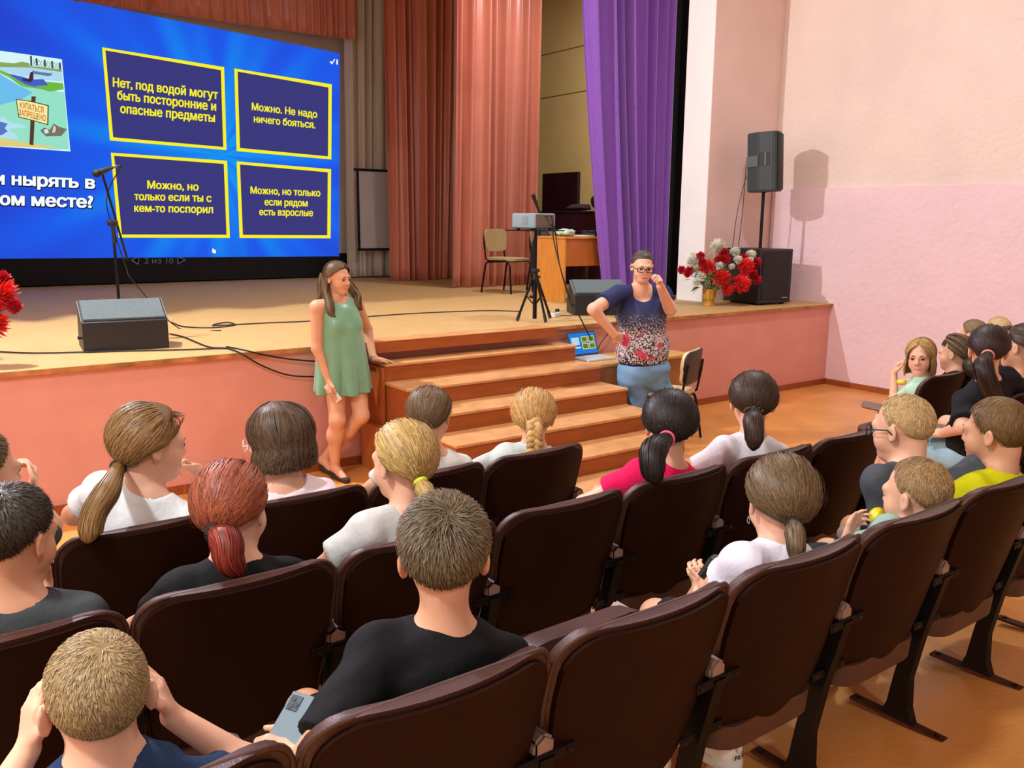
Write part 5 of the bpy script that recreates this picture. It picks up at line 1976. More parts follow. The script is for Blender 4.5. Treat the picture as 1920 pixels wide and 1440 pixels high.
def glasses(parent, O, R, s, label, rim=0.0022, m=None, h=0.019, w=0.026):
    L = lambda x, y, z: Vector(O + R @ (np.array([x, y, z]) * s))
    t = thing('eyeglasses', label, 'glasses', tuple(L(0, 0.11, 0.0)))
    m = m or M_blk
    for sx in (-1, 1):
        bm = BM()
        pts = []
        for k in range(21):
            a = 2 * math.pi * k / 20
            ca_, sa_ = math.cos(a), math.sin(a)
            x = sx * 0.033 + w * math.copysign(abs(ca_) ** 0.6, ca_)
            z = 0.0 + h * math.copysign(abs(sa_) ** 0.7, sa_)
            pts.append(L(x, 0.1125 - 5.0 * x * x, z))
        tube(bm, pts, rim * s, 6, cap=False)
        obj('rim', bm, m, t, smooth=True)
        bm = BM()
        tube(bm, [L(sx * 0.058, 0.097, 0.006), L(sx * 0.0755, 0.088, 0.007), L(sx * 0.085, 0.0, 0.010), L(sx * 0.087, -0.02, -0.006)], rim * 1.05 * s, 6)
        obj('temple_arm', bm, m, t, smooth=True)
    bm = BM()
    tube(bm, [L(-0.009, 0.1115, 0.004), L(0, 0.1135, 0.007), L(0.009, 0.1115, 0.004)], rim * s, 6)
    obj('bridge', bm, m, t, smooth=True)
    return t


class P_:
    pass


def torso_frame(hip, neck, yaw):
    up = nv(neck - hip)
    f0 = np.array([math.sin(math.radians(yaw)), math.cos(math.radians(yaw)), 0])
    rt = nv(np.cross(f0, up))
    f = np.cross(up, rt)
    return np.stack([rt, f, up], 1)


def arm_chain(sh, wr, l1, l2, hint):
    d = wr - sh
    L = np.linalg.norm(d)
    if L > (l1 + l2) * 0.985:
        wr = sh + d / L * (l1 + l2) * 0.985
        d = wr - sh
        L = np.linalg.norm(d)
    a = (l1 * l1 - l2 * l2 + L * L) / (2 * L)
    hgt = math.sqrt(max(0.0, l1 * l1 - a * a))
    u = d / L
    hn = np.asarray(hint, float)
    hn = nv(hn - u * (hn @ u))
    return sh + u * a + hn * hgt, wr


def seated(label, head, Y, seat, yaw=0, pitch=8, roll=0, tyaw=0, hs=0.96, b=0.86, shirt=(200, 200, 200), sleeve=0.55, skin=None, hr=None, pants=(34, 36, 46), h=0.0065,
           arms=None, face=False, seatY=None, hipf=0.15, face_bits_on=False, neck_open=0.06, short_pants=True, lift=0.0, glow=False, lean=0.0, group='audience', fat=1.0, seatz=0.385, drop=0.0, thigh=0.37):
    """a child on a theatre seat. head = pixel of the middle of the head, Y = its distance row; seat = x of the seat"""
    skin = skin or M_skin
    Hc = aty(head[0], head[1], Y)
    R = head_frame(yaw, pitch, roll)
    O = Hc - R @ (SKC * hs)
    y0, fz = row_origin(seatY if seatY is not None else Y)
    hip = np.array([seat, y0 + hipf, fz + seatz + 0.095 * b + lift])
    neck = O + np.array([0, 0, -0.150 * hs]) - np.array([math.sin(math.radians(tyaw)), math.cos(math.radians(tyaw)), 0]) * 0.028 - R[:, 1] * 0.008
    TF = torso_frame(hip, neck, tyaw)
    rt, fw, up = TF[:, 0], TF[:, 1], TF[:, 2]
    t = thing('person', label, 'person', (hip[0], hip[1], fz), group)
    sw = 0.150 * b * fat
    shz = neck - up * 0.055 * b
    shR, shL = shz + rt * sw, shz - rt * sw
    l1, l2 = 0.27 * b, 0.235 * b
    body = head_prims(O, R, hs, neck - up * 0.03, 0.046, face)
    lerp = lambda q: hip + (neck - hip) * q
    body += [ell(lerp(0.68), np.array([0.135 * fat, 0.088, 0.15]) * b, TF, 0.05), ell(lerp(0.25), np.array([0.125 * fat, 0.09, 0.17]) * b, TF, 0.05),
             cone(shL, shR, 0.040 * b, 0.040 * b, 0.04), cone(neck, shL, 0.036 * b, 0.036 * b, 0.03), cone(neck, shR, 0.036 * b, 0.036 * b, 0.03)]
    shp = [ell(lerp(0.68), np.array([0.158 * fat, 0.108, 0.165]) * b, TF, 0.05), ell(lerp(0.28), np.array([0.150 * fat, 0.115, 0.19]) * b, TF, 0.05),
           cone(shL, shR, 0.056 * b, 0.056 * b, 0.04), cone(neck - up * 0.02, shL, 0.050 * b, 0.052 * b, 0.03), cone(neck - up * 0.02, shR, 0.050 * b, 0.052 * b, 0.03)]
    arms = arms or {}
    info = {}
    for key, sh, sg in (('R', shR, 1), ('L', shL, -1)):
        a = arms.get(key, {})
        wr = np.asarray(a.get('wrist', hip + fw * 0.26 * b + rt * sg * 0.07 + np.array([0, 0, 0.075])), float)
        if 'elbow' in a:
            el = np.asarray(a['elbow'], float)
        else:
            el, wr = arm_chain(sh, wr, l1, l2, a.get('hint', rt * sg * 0.8 - up * 0.5 - fw * 0.2))
        body += [cone(sh, el, 0.042 * b, 0.034 * b, 0.03), cone(el, wr, 0.036 * b, 0.024 * b, 0.02)]
        hd = a.get('hdir', nv(wr - el))
        body += hand_prims(wr, hd, a.get('palm', -up), 0.86 * b / 0.86 * 0.9, a.get('side', sg), a.get('curl', (0.45,) * 4), a.get('thumb', 0.5))
        if sleeve > 0:
            if sleeve <= 1:
                shp.append(cone(sh, sh + (el - sh) * sleeve, 0.058 * b, 0.062 * b, 0.03, cut=True))
            else:
                shp.append(cone(sh, el, 0.058 * b, 0.056 * b, 0.03))
                shp.append(cone(el, el + (wr - el) * (sleeve - 1), 0.054 * b, 0.05 * b, 0.02, cut=True))
        info[key] = (sh, el, wr)
    # legs
    bot = []
    for sg in (1, -1):
        hj = hip + rt * sg * 0.075 * b - up * 0.01
        fwd = np.array([math.sin(math.radians(tyaw * 0.3)), math.cos(math.radians(tyaw * 0.3)), 0])
        kn = hj + fwd * thigh * b + rt * sg * 0.03 + np.array([0, 0, 0.0])
        kn[2] = fz + seatz + 0.075 * b
        fk = floor_z(kn[1])
        an = np.array([kn[0], kn[1] - 0.02, fk + 0.075])
        body += [cone(hj, kn, 0.066 * b, 0.05 * b, 0.03), cone(kn, an, 0.048 * b, 0.03 * b, 0.02)]
        e = kn if not short_pants else hj + (kn - hj) * 0.85
        bot += [cone(hj, e, 0.086 * b, 0.068 * b, 0.03, cut=short_pants)]
        if not short_pants:
            bot.append(cone(kn, an, 0.062 * b, 0.045 * b, 0.02, cut=True))
        V, F = mesh_sdf([cone(an + np.array([0, -0.02, -0.045]), an + np.array([0, 0.13 * b, -0.047]), 0.026, 0.022, 0.01), cone(an + np.array([0, -0.02, -0.04]), an + np.array([0, 0, 0.02]), 0.034, 0.036, 0.02)], 0.009)
        npmesh('shoe', V, F, cloth((220, 218, 212), 0.6), t)
    body.append(ell(hip, np.array([0.13, 0.10, 0.09]) * b, TF, 0.04))
    bot.append(ell(hip, np.array([0.150 * fat, 0.115, 0.10]) * b, TF, 0.04))
    V, F = mesh_sdf(body, h)
    npmesh('body', V, F, [skin], t)
    nk = neck + up * 0.015
    cut = cone(nk - up * 0.01 + fw * 0.015, nk + np.array([0, 0, 0.25]), neck_open, neck_open * 1.15, 0.006, -1)
    shp.append(plane_cut(hip - up * 0.06, -up, 0.005))
    shp.append(cut)
    V, F = mesh_sdf(shp, max(h, 0.0065), 0.0026, len(label), 0.08)
    npmesh('shirt', V, F, cloth(shirt), t)
    V, F = mesh_sdf(bot, 0.009, 0.001, 3, 0.1)
    npmesh('trousers', V, F, cloth(pants), t)
    if hr:
        hair(t, O, R, hs, **hr)
    if face_bits_on or face:
        face_bits(t, O, R, hs)
    q = P_()
    q.t, q.O, q.R, q.s, q.arms, q.neck, q.hip, q.TF = t, O, R, hs, info, neck, hip, TF
    return q


px = lambda x, y, Y: np.array(aty(x, y, Y))
SX = lambda r, k: SEATPOS[(r, k)]

# --- row nearest the camera
q = seated('boy with fair crew cut and navy shirt holding his ears, bottom left', (182, 1285), -4.56, SX(3, 0) + 0.01, yaw=6, pitch=4, seatY=-4.88, shirt=(34, 58, 92), hs=1.0, b=0.9, h=0.006,
           arms={'R': dict(elbow=px(462, 1432, -4.50), wrist=px(322, 1342, -4.47), hdir=(-0.25, 0.25, 0.9), palm=(-0.9, 0.2, 0), curl=(0.25,) * 4, side=1),
                 'L': dict(elbow=px(-40, 1560, -4.52), wrist=px(52, 1405, -4.48), hdir=(0.25, 0.25, 0.9), palm=(0.9, 0.2, 0), curl=(0.25,) * 4, side=-1)},
           hr=dict(style='short', rgb=(150, 128, 88), kind='boy', length=0.014, thick=0.007, n=3600, seed=1, lift=0.35))
q = seated('boy in black shirt with spiky brown hair holding a grey phone', (832, 1020), -4.63, SX(3, 1) + 0.06, yaw=30, pitch=8, tyaw=12, seatY=-4.88, shirt=(18, 18, 20), sleeve=0.95, hs=1.0, b=0.92, h=0.0055,
           skin=M_skin_d, arms={'L': dict(elbow=np.array(atz(600, 1400, 0.98)), wrist=np.array(atz(556, 1425, 0.93)), hdir=(-0.55, 0.6, 0.1), palm=(0.3, 0.3, -0.9), curl=(0.62, 0.6, 0.6, 0.6), thumb=0.2)},
           hr=dict(style='short', rgb=(96, 82, 58), kind='boy', length=0.034, thick=0.014, n=4200, seed=2, lift=0.6, whorl=(170, 50)))
hd_ = q.arms['L'][2]
phn = thing('smartphone', 'grey blue smartphone in the hand of the boy in black', 'phone', tuple(hd_ + np.array([-0.01, 0.07, 0.02])))
PM = Matrix.Translation(Vector(atz(541, 1372, 0.96))) @ Matrix.Rotation(math.radians(-62), 4, 'Z') @ Matrix.Rotation(math.radians(34), 4, 'X')
obj('case', box(BM(), (-0.036, -0.074, -0.0045), (0.036, 0.074, 0.0045), 0.0042, 3, PM), mat('phone_grey', S(96, 116, 124), 0.4), phn)
obj('camera_plate', box(BM(), (-0.030, 0.036, 0.0047), (-0.004, 0.066, 0.0062), 0.001, 1, PM), mat('phone_dark', S(60, 78, 86), 0.3), phn)
for (cx_, cy_) in ((-0.022, 0.058), (-0.012, 0.048), (-0.022, 0.043)):
    bm = BM()
    lathe(bm, [(0.005, 0.0063), (0.005, 0.0078), (0.003, 0.008)], (0, 0, 0), 12, PM @ Matrix.Translation((cx_, cy_, 0)))
    obj('lens', bm, M_blk, phn)
q = seated('girl with brown ponytail and lilac white shirt holding a black object', (1464, 920), -4.64, SX(3, 3) + 0.07, yaw=30, pitch=10, tyaw=6, seatY=-4.88, shirt=(232, 230, 242), hs=1.0, b=0.9, h=0.006, hipf=0.14, thigh=0.27, pants=(26, 22, 24),
           arms={'L': dict(wrist=px(1415, 1052, -4.46), hdir=(-0.7, 0.35, 0.0), palm=(0.1, 0.2, -0.9), curl=(0.5, 0.5, 0.55, 0.6), thumb=0.4), 'R': dict(wrist=px(1352, 1098, -4.42), hint=(0.4, -0.3, -0.9), hdir=(-0.6, 0.5, 0.4), palm=(0.3, 0.6, 0.3), curl=(0.5,) * 4)},
           hr=dict(style='pony', rgb=(98, 80, 54), seed=5, tie=(186, -36), thick=0.018, puff=0.006, n=1700, tail=[px(1492, 1010, -4.80), px(1493, 1060, -4.815)], tail_r=0.022, tie_col=(24, 22, 22)))
bm = BM()
Lq = lambda x, y, z: Vector(q.O + q.R @ (np.array([x, y, z]) * q.s))
tube(bm, [Lq(-0.088, -0.005 + 0.008 * math.cos(a), -0.044 + 0.01 * math.sin(a)) for a in [2 * math.pi * k / 12 for k in range(13)]], 0.0014, 5, cap=False)
obj('earring', bm, M_chrome, q.t, smooth=True)
bm = BM()
c_ = px(1352, 1058, -4.48)
tube(bm, [c_ + np.array([-0.03, 0.0, 0.02]), c_ + np.array([0.0, 0.0, 0.0]), c_ + np.array([0.03, -0.01, -0.045])], [0.018, 0.022, 0.02], 12)
tube(bm, [c_ + np.array([-0.035, 0.0, 0.02]), c_ + np.array([-0.06, 0.02, -0.03])], [0.015, 0.012], 10)
tag(obj('toy', bm, M_blk, None, base=tuple(c_)), 'small black object held by the girl in the lilac shirt', 'toy')
q = seated('boy in mint shirt with short fair hair raising his fingers to his mouth', (1724, 912), -4.71, SX(3, 4) + 0.14, yaw=2, pitch=6, tyaw=5, seatY=-4.88, shirt=(140, 172, 158), hs=0.98, b=0.8, h=0.006, hipf=0.26, thigh=0.3, face=True,
           arms={'L': dict(elbow=px(1590, 1090, -4.66), wrist=px(1588, 1012, -4.62), hdir=(0.75, 0.2, 0.6), palm=(0.5, -0.6, 0.3), curl=(0.3, 0.42, 0.45, 0.4), side=-1, thumb=0.3), 'R': dict(elbow=px(1800, 1100, -4.72), wrist=px(1735, 1120, -4.55))},
           hr=dict(style='short', rgb=(158, 130, 86), kind='boy', length=0.02, thick=0.009, n=3400, seed=6, lift=0.3))
lump('snack_bag', 'crumpled yellow snack bag held by the boy in the mint shirt', 'bag', tuple(px(1645, 985, -4.56)), (0.035, 0.03, 0.03), mat('snack_foil', S(226, 206, 30), 0.35, noise=0.3, nscale=30), 4, 0.2)
q = seated('boy in yellow green shirt with bowl haircut at the right edge', (1874, 795), -4.70, SX(3, 5) + 0.20, yaw=-2, pitch=6, seatY=-4.88, shirt=(206, 208, 16), hs=1.0, b=0.9, h=0.0065, face=True,
           skin=M_skin_d, hr=dict(style='short', rgb=(112, 88, 52), kind='boy', length=0.06, thick=0.013, n=3000, seed=7, lift=0.06, whorl=(165, 66)))
q = seated('boy with black glasses and grey shirt leaning between the seats', (1698, 788), -4.50, 2.66, yaw=2, pitch=8, tyaw=12, seatY=-4.88, hipf=0.12, thigh=0.28, shirt=(70, 76, 82), hs=1.0, b=0.92, h=0.0065, sleeve=0.8, face=True,
           arms={'R': dict(elbow=px(1866, 862, -4.70), wrist=px(1816, 948, -4.62), hdir=(-0.3, 0.3, -0.8), palm=(0, 0.3, -0.9)), 'L': dict(elbow=px(1668, 985, -4.52), wrist=px(1672, 1040, -4.44))},
           hr=dict(style='short', rgb=(190, 162, 112), kind='boy', length=0.016, thick=0.008, n=3400, seed=8, lift=0.25))
glasses(q.t, q.O, q.R, q.s, 'black framed glasses worn by the boy in the grey shirt', 0.0026)

# --- middle row
q = seated('boy with dark short hair and charcoal shirt resting his chin on his hand', (18, 985), -3.84, SX(2, 0) + 0.03, yaw=48, pitch=10, tyaw=10, seatY=-4.07, shirt=(62, 66, 68), hs=1.0, b=0.92, h=0.0065, face=True,
           skin=M_skin_d, arms={'R': dict(elbow=px(70, 1165, -3.74), wrist=px(82, 1092, -3.66), hdir=(0.0, 0.15, 0.95), palm=(-0.8, -0.2, 0.2), curl=(0.7, 0.7, 0.7, 0.7), thumb=0.4)},
           hr=dict(style='short', rgb=(52, 44, 32), kind='boy', length=0.036, thick=0.012, n=3200, seed=9, lift=0.35))
q = seated('girl with copper red ponytail and black shirt in the middle row', (436, 935), -3.84, SX(2, 1) + 0.03, yaw=48, pitch=10, tyaw=10, seatY=-4.07, shirt=(20, 20, 22), hs=1.0, b=0.9, h=0.0065, face=True,
           hr=dict(style='pony', rgb=(140, 74, 48), seed=10, tie=(176, -34), thick=0.019, puff=0.006, n=1700, tail=[px(424, 1016, -4.0), px(430, 1050, -4.02), px(455, 1080, -4.01)], tail_r=0.036, tail_tint=(0.75, 0.35, 0.42), tie_col=(22, 20, 20)))
q = seated('child in grey shirt with fair tied back hair looking left', (757, 848), -3.84, SX(2, 2) - 0.02, yaw=-12, pitch=6, tyaw=-5, seatY=-4.07, shirt=(192, 194, 190), hs=0.98, b=0.88, h=0.0065, face=True,
           hr=dict(style='pony', rgb=(176, 146, 88), seed=11, tie=(196, -36), thick=0.017, puff=0.005, n=1500, tail=[px(800, 930, -3.98), px(806, 960, -3.99)], tail_r=0.025, tie_col=(206, 220, 70)))
q = seated('girl in bright pink shirt with black ponytail in a pink band', (1256, 785), -3.84, SX(2, 4) + 0.05, yaw=38, pitch=10, tyaw=8, seatY=-4.07, shirt=(226, 24, 88), hs=1.0, b=0.9, h=0.0065, face=True,
           hr=dict(style='pony', rgb=(34, 28, 26), seed=12, tie=(190, -30), thick=0.02, puff=0.012, n=1700, tail=[px(1226, 845, -4.02), px(1224, 880, -4.05), px(1232, 905, -4.05)], tail_r=0.042, tie_col=(226, 90, 120)))
q = seated('girl in white shirt with dark hair in a sparkling scrunchie', (1412, 742), -3.83, SX(2, 5) + 0.05, yaw=44, pitch=8, tyaw=10, seatY=-4.07, shirt=(226, 230, 238), hs=1.0, b=0.9, h=0.0065, face=True,
           hr=dict(style='pony', rgb=(58, 42, 30), seed=13, tie=(182, -32), thick=0.018, puff=0.006, n=1500, tail=[px(1412, 790, -4.0), px(1414, 820, -4.03), px(1412, 845, -4.03)], tail_r=0.034, tie_col=(30, 28, 30)))
rs3 = random.Random(3)
tw = np.array(px(1410, 770, -3.965))
for k in range(26):
    bm = BM()
    a = rs3.uniform(0, 2 * math.pi)
    p = Vector(tw) + Vector((CR * 0.034 * math.cos(a) + CU * 0.014 * math.sin(a) - CF * (0.012 * rs3.random() + 0.012)))
    bmesh.ops.create_icosphere(bm, subdivisions=1, radius=0.0038, matrix=Matrix.Translation(p))
    obj('sparkling_bead', bm, M_chrome, q.t)

# --- row nearest the stage
q = seated('boy at the left edge covering his mouth with his hand', (-42, 868), -3.12, SX(1, 0) + 0.02, yaw=70, pitch=6, tyaw=20, seatY=-3.33, shirt=(60, 62, 66), hs=1.0, b=0.9, h=0.0065, face=True,
           arms={'R': dict(elbow=px(95, 985, -2.98), wrist=px(62, 920, -2.95), hdir=(0.1, 0.2, 0.9), palm=(-0.9, 0, 0.1), curl=(0.6,) * 4)},
           hr=dict(style='short', rgb=(96, 80, 52), kind='boy', length=0.034, thick=0.012, n=2200, seed=14, lift=0.4))
q = seated('girl in white shirt with long light brown ponytail resting chin on fist', (277, 815), -3.13, SX(1, 1) - 0.05, yaw=84, pitch=8, tyaw=30, seatY=-3.33, shirt=(228, 234, 234), hs=1.05, b=0.96, h=0.006, face=True, hipf=0.24,
           arms={'R': dict(elbow=px(430, 960, -3.02), wrist=px(368, 880, -2.98), hdir=(-0.55, -0.15, 0.35), palm=(-0.2, -0.3, -0.9), curl=(0.75, 0.75, 0.75, 0.75), thumb=0.6)},
           hr=dict(style='pony', rgb=(128, 98, 58), kind='girl', seed=15, tie=(196, -52), thick=0.019, puff=0.007, n=1900, tail=[px(205, 915, -3.30), px(178, 960, -3.33), px(170, 1000, -3.34), px(176, 1012, -3.34)], tail_r=0.034, tie_col=(26, 22, 22)))
q = seated('girl with dark bob, clear glasses and pale pink wide necked blouse', (524, 808), -3.13, SX(1, 2) - 0.02, yaw=-42, pitch=8, tyaw=12, seatY=-3.33, shirt=(250, 232, 236), hs=1.03, b=0.96, h=0.0065, neck_open=0.085, face=True,
           hr=dict(style='loose', rgb=(82, 64, 46), kind='bob', seed=16, thick=0.02, puff=0.008, n=1800, fall=0.085, wave=0.006, fringe=True))
glasses(q.t, q.O, q.R, q.s, 'clear framed glasses worn by the girl with the dark bob', 0.0022, mat('clear_frame', S(236, 214, 200), 0.15))
q = seated('child with short brown hair and pale shirt in front of the steps', (805, 765), -3.1, SX(1, 3) + 0.04, yaw=50, pitch=8, tyaw=8, seatY=-3.33, shirt=(206, 206, 196), hs=0.98, b=0.86, h=0.007,
           hr=dict(style='pony', rgb=(104, 84, 58), seed=17, tie=(182, -50), thick=0.014, n=1300, kind='girl'))
q = seated('girl with fair braid and pale blue shirt in front of the steps', (1001, 770), -3.08, SX(1, 4) + 0.04, yaw=40, pitch=8, tyaw=10, seatY=-3.33, shirt=(202, 216, 214), hs=1.0, b=0.88, h=0.0065, sleeve=0.7,
           hr=dict(style='pony', rgb=(190, 152, 92), seed=18, tie=(184, -40), thick=0.018, puff=0.007, n=1500))
rb_ = Ribbons()
Cb = np.array([list(v) for v in smooth_path([px(1003, 790, -3.19), px(1002, 812, -3.225), px(1002, 838, -3.24), px(998, 862, -3.23)], 8)])
braid(rb_, Cb, 0.026)
rb_.build('braid', hair_mat((190, 152, 92)), q.t)

# --- seats by the pink wall
q = seated('girl in mint shirt turning round to look at the camera', (1727, 660), -3.12, 5.44, yaw=-108, pitch=2, roll=-4, tyaw=-12, seatY=-3.33, shirt=(176, 214, 190), hs=1.0, b=0.9, hipf=0.06, thigh=0.26, h=0.005, face=True, face_bits_on=True,
           arms={'L': dict(elbow=px(1676, 752, -3.0), wrist=px(1676, 700, -2.95), hdir=(0.2, -0.2, 0.9), palm=(0.5, -0.5, -0.3), curl=(0.6, 0.65, 0.7, 0.7)), 'R': dict(wrist=px(1738, 748, -3.02))},
           hr=dict(style='loose', rgb=(172, 138, 82), seed=19, thick=0.013, n=1500, fall=0.11, wave=0.004, kind='girl'))
bnd = lump('yellow_band', 'small yellow packet in the lap of the girl in mint', 'packet', tuple(px(1690, 722, -3.02)), (0.03, 0.03, 0.02), mat('packet_yellow', S(236, 206, 60), 0.5), 8, 0.1)
q = seated('girl with dark braids and fringe in a black top by the pink wall', (1795, 655), -3.12, 5.88, yaw=-4, pitch=2, seatY=-3.33, shirt=(20, 20, 22), hs=1.0, b=0.9, h=0.006, face=True,
           hr=dict(style='braids', rgb=(88, 70, 48), seed=20, tie=(186, -30), thick=0.014, n=1100, fringe=True, tail=[px(1818, 690, -3.3), px(1830, 712, -3.33)], tail_r=0.04, tail_tint=(0.5, 0.5, 0.5)))
q = seated('boy with light brown cropped hair behind the braided girl', (1826, 622), -3.05, 6.46, yaw=0, pitch=4, seatY=-3.33, shirt=(120, 124, 130), hs=0.98, b=0.88, h=0.008,
           hr=dict(style='short', rgb=(140, 118, 84), kind='boy', length=0.016, thick=0.01, n=1600, seed=21, lift=0.2))
q = seated('boy with pale blond hair farthest back by the pink wall', (1872, 616), -3.05, 6.98, yaw=20, pitch=4, seatY=-3.33, shirt=(90, 96, 110), hs=0.98, b=0.88, h=0.008,
           hr=dict(style='short', rgb=(212, 184, 130), kind='boy', length=0.016, thick=0.01, n=1600, seed=22, lift=0.2))
q = seated('teenage girl in black shirt with long dark ponytail and pink scrunchie', (1854, 648), -3.93, 4.72, yaw=58, pitch=6, tyaw=10, seatY=-4.07, shirt=(24, 26, 32), hs=1.02, b=1.05, h=0.0065, sleeve=0.85, pants=(150, 190, 206), seatz=0.36, arms={'L': dict(elbow=px(1806, 800, -3.98), wrist=px(1768, 812, -3.75), hdir=(0, 0.9, -0.2)), 'R': dict(wrist=px(1856, 800, -3.8))},
           hr=dict(style='pony', rgb=(48, 34, 30), seed=23, tie=(186, -18), thick=0.018, puff=0.006, n=1500, tail=[px(1844, 690, -4.07), px(1862, 740, -4.11), px(1880, 785, -4.12)], tail_r=0.042, tie_col=(226, 150, 144)))
q = seated('girl with sunglasses on her brown hair at the right edge', (1918, 640), -3.88, 5.3, yaw=0, pitch=4, seatY=-4.07, shirt=(24, 24, 26), hs=1.02, b=1.0, h=0.007, sleeve=0.0, lift=0.03, face=True,
           hr=dict(style='pony', rgb=(74, 58, 42), seed=24, tie=(182, -20), thick=0.015, n=1200, fringe=False, tail=[px(1945, 668, -4.0), px(1950, 700, -4.02)], tail_r=0.035))
sg_ = thing('sunglasses', 'dark sunglasses pushed up on the brown haired girl at the right edge', 'glasses', tuple(q.O + q.R @ np.array([0, 0, 0.1])))
for sx in (-1, 1):
    bm = BM()
    Lq = lambda x, y, z: Vector(q.O + q.R @ (np.array([x, y, z]) * q.s))
    tube(bm, [Lq(sx * 0.02, 0.075, 0.108), Lq(sx * 0.06, 0.06, 0.092), Lq(sx * 0.088, 0.0, 0.05), Lq(sx * 0.092, -0.03, 0.03)], [0.012, 0.016, 0.004, 0.003], 8)
    obj('lens_and_arm', bm, M_blk, sg_)

# white trainer seen under the seats
sp0 = np.array(atz(1345, 1425, 0.335))
sn = thing('trainer', 'white chunky trainer on the floor under the seats, bottom right', 'shoe', tuple(sp0))
V, F = mesh_sdf([cone(sp0 + np.array([0.0, -0.03, 0.045]), sp0 + np.array([-0.02, 0.16, 0.04]), 0.04, 0.034, 0.02), cone(sp0 + np.array([0, -0.03, 0.05]), sp0 + np.array([0, -0.02, 0.105]), 0.037, 0.034, 0.02)], 0.005)
npmesh('upper', V, F, mat('white_leather', S(232, 234, 224), 0.45), sn)
V, F = mesh_sdf([cone(sp0 + np.array([0.0, -0.035, 0.02]), sp0 + np.array([-0.02, 0.17, 0.018]), 0.046, 0.042, 0.02), plane_cut(sp0 + np.array([0, 0, 0.002]), (0, 0, -1)), plane_cut(sp0 + np.array([0, 0, 0.036]), (0, 0, 1))], 0.005)
npmesh('sole', V, F, mat('white_rubber', S(220, 222, 214), 0.6), sn)
obj('heel_tab', box(BM(), sp0 + np.array([-0.008, -0.082, 0.07]), sp0 + np.array([0.008, -0.070, 0.125]), 0.003, 1), mat('white_leather', S(232, 234, 224), 0.45), sn)
V, F = text_mesh('FILA', 0.03)
poly_mesh('heel_lettering', [sp0 + np.array([-0.022 + v[0] * 0.02, -0.0775 - 0.004 * (1 - (v[0] / 1.2 - 0.9) ** 2) - 0.001, 0.05 + v[1] * 0.02]) for v in V], F, mat('logo_ink', S(24, 24, 30), 0.6), sn)

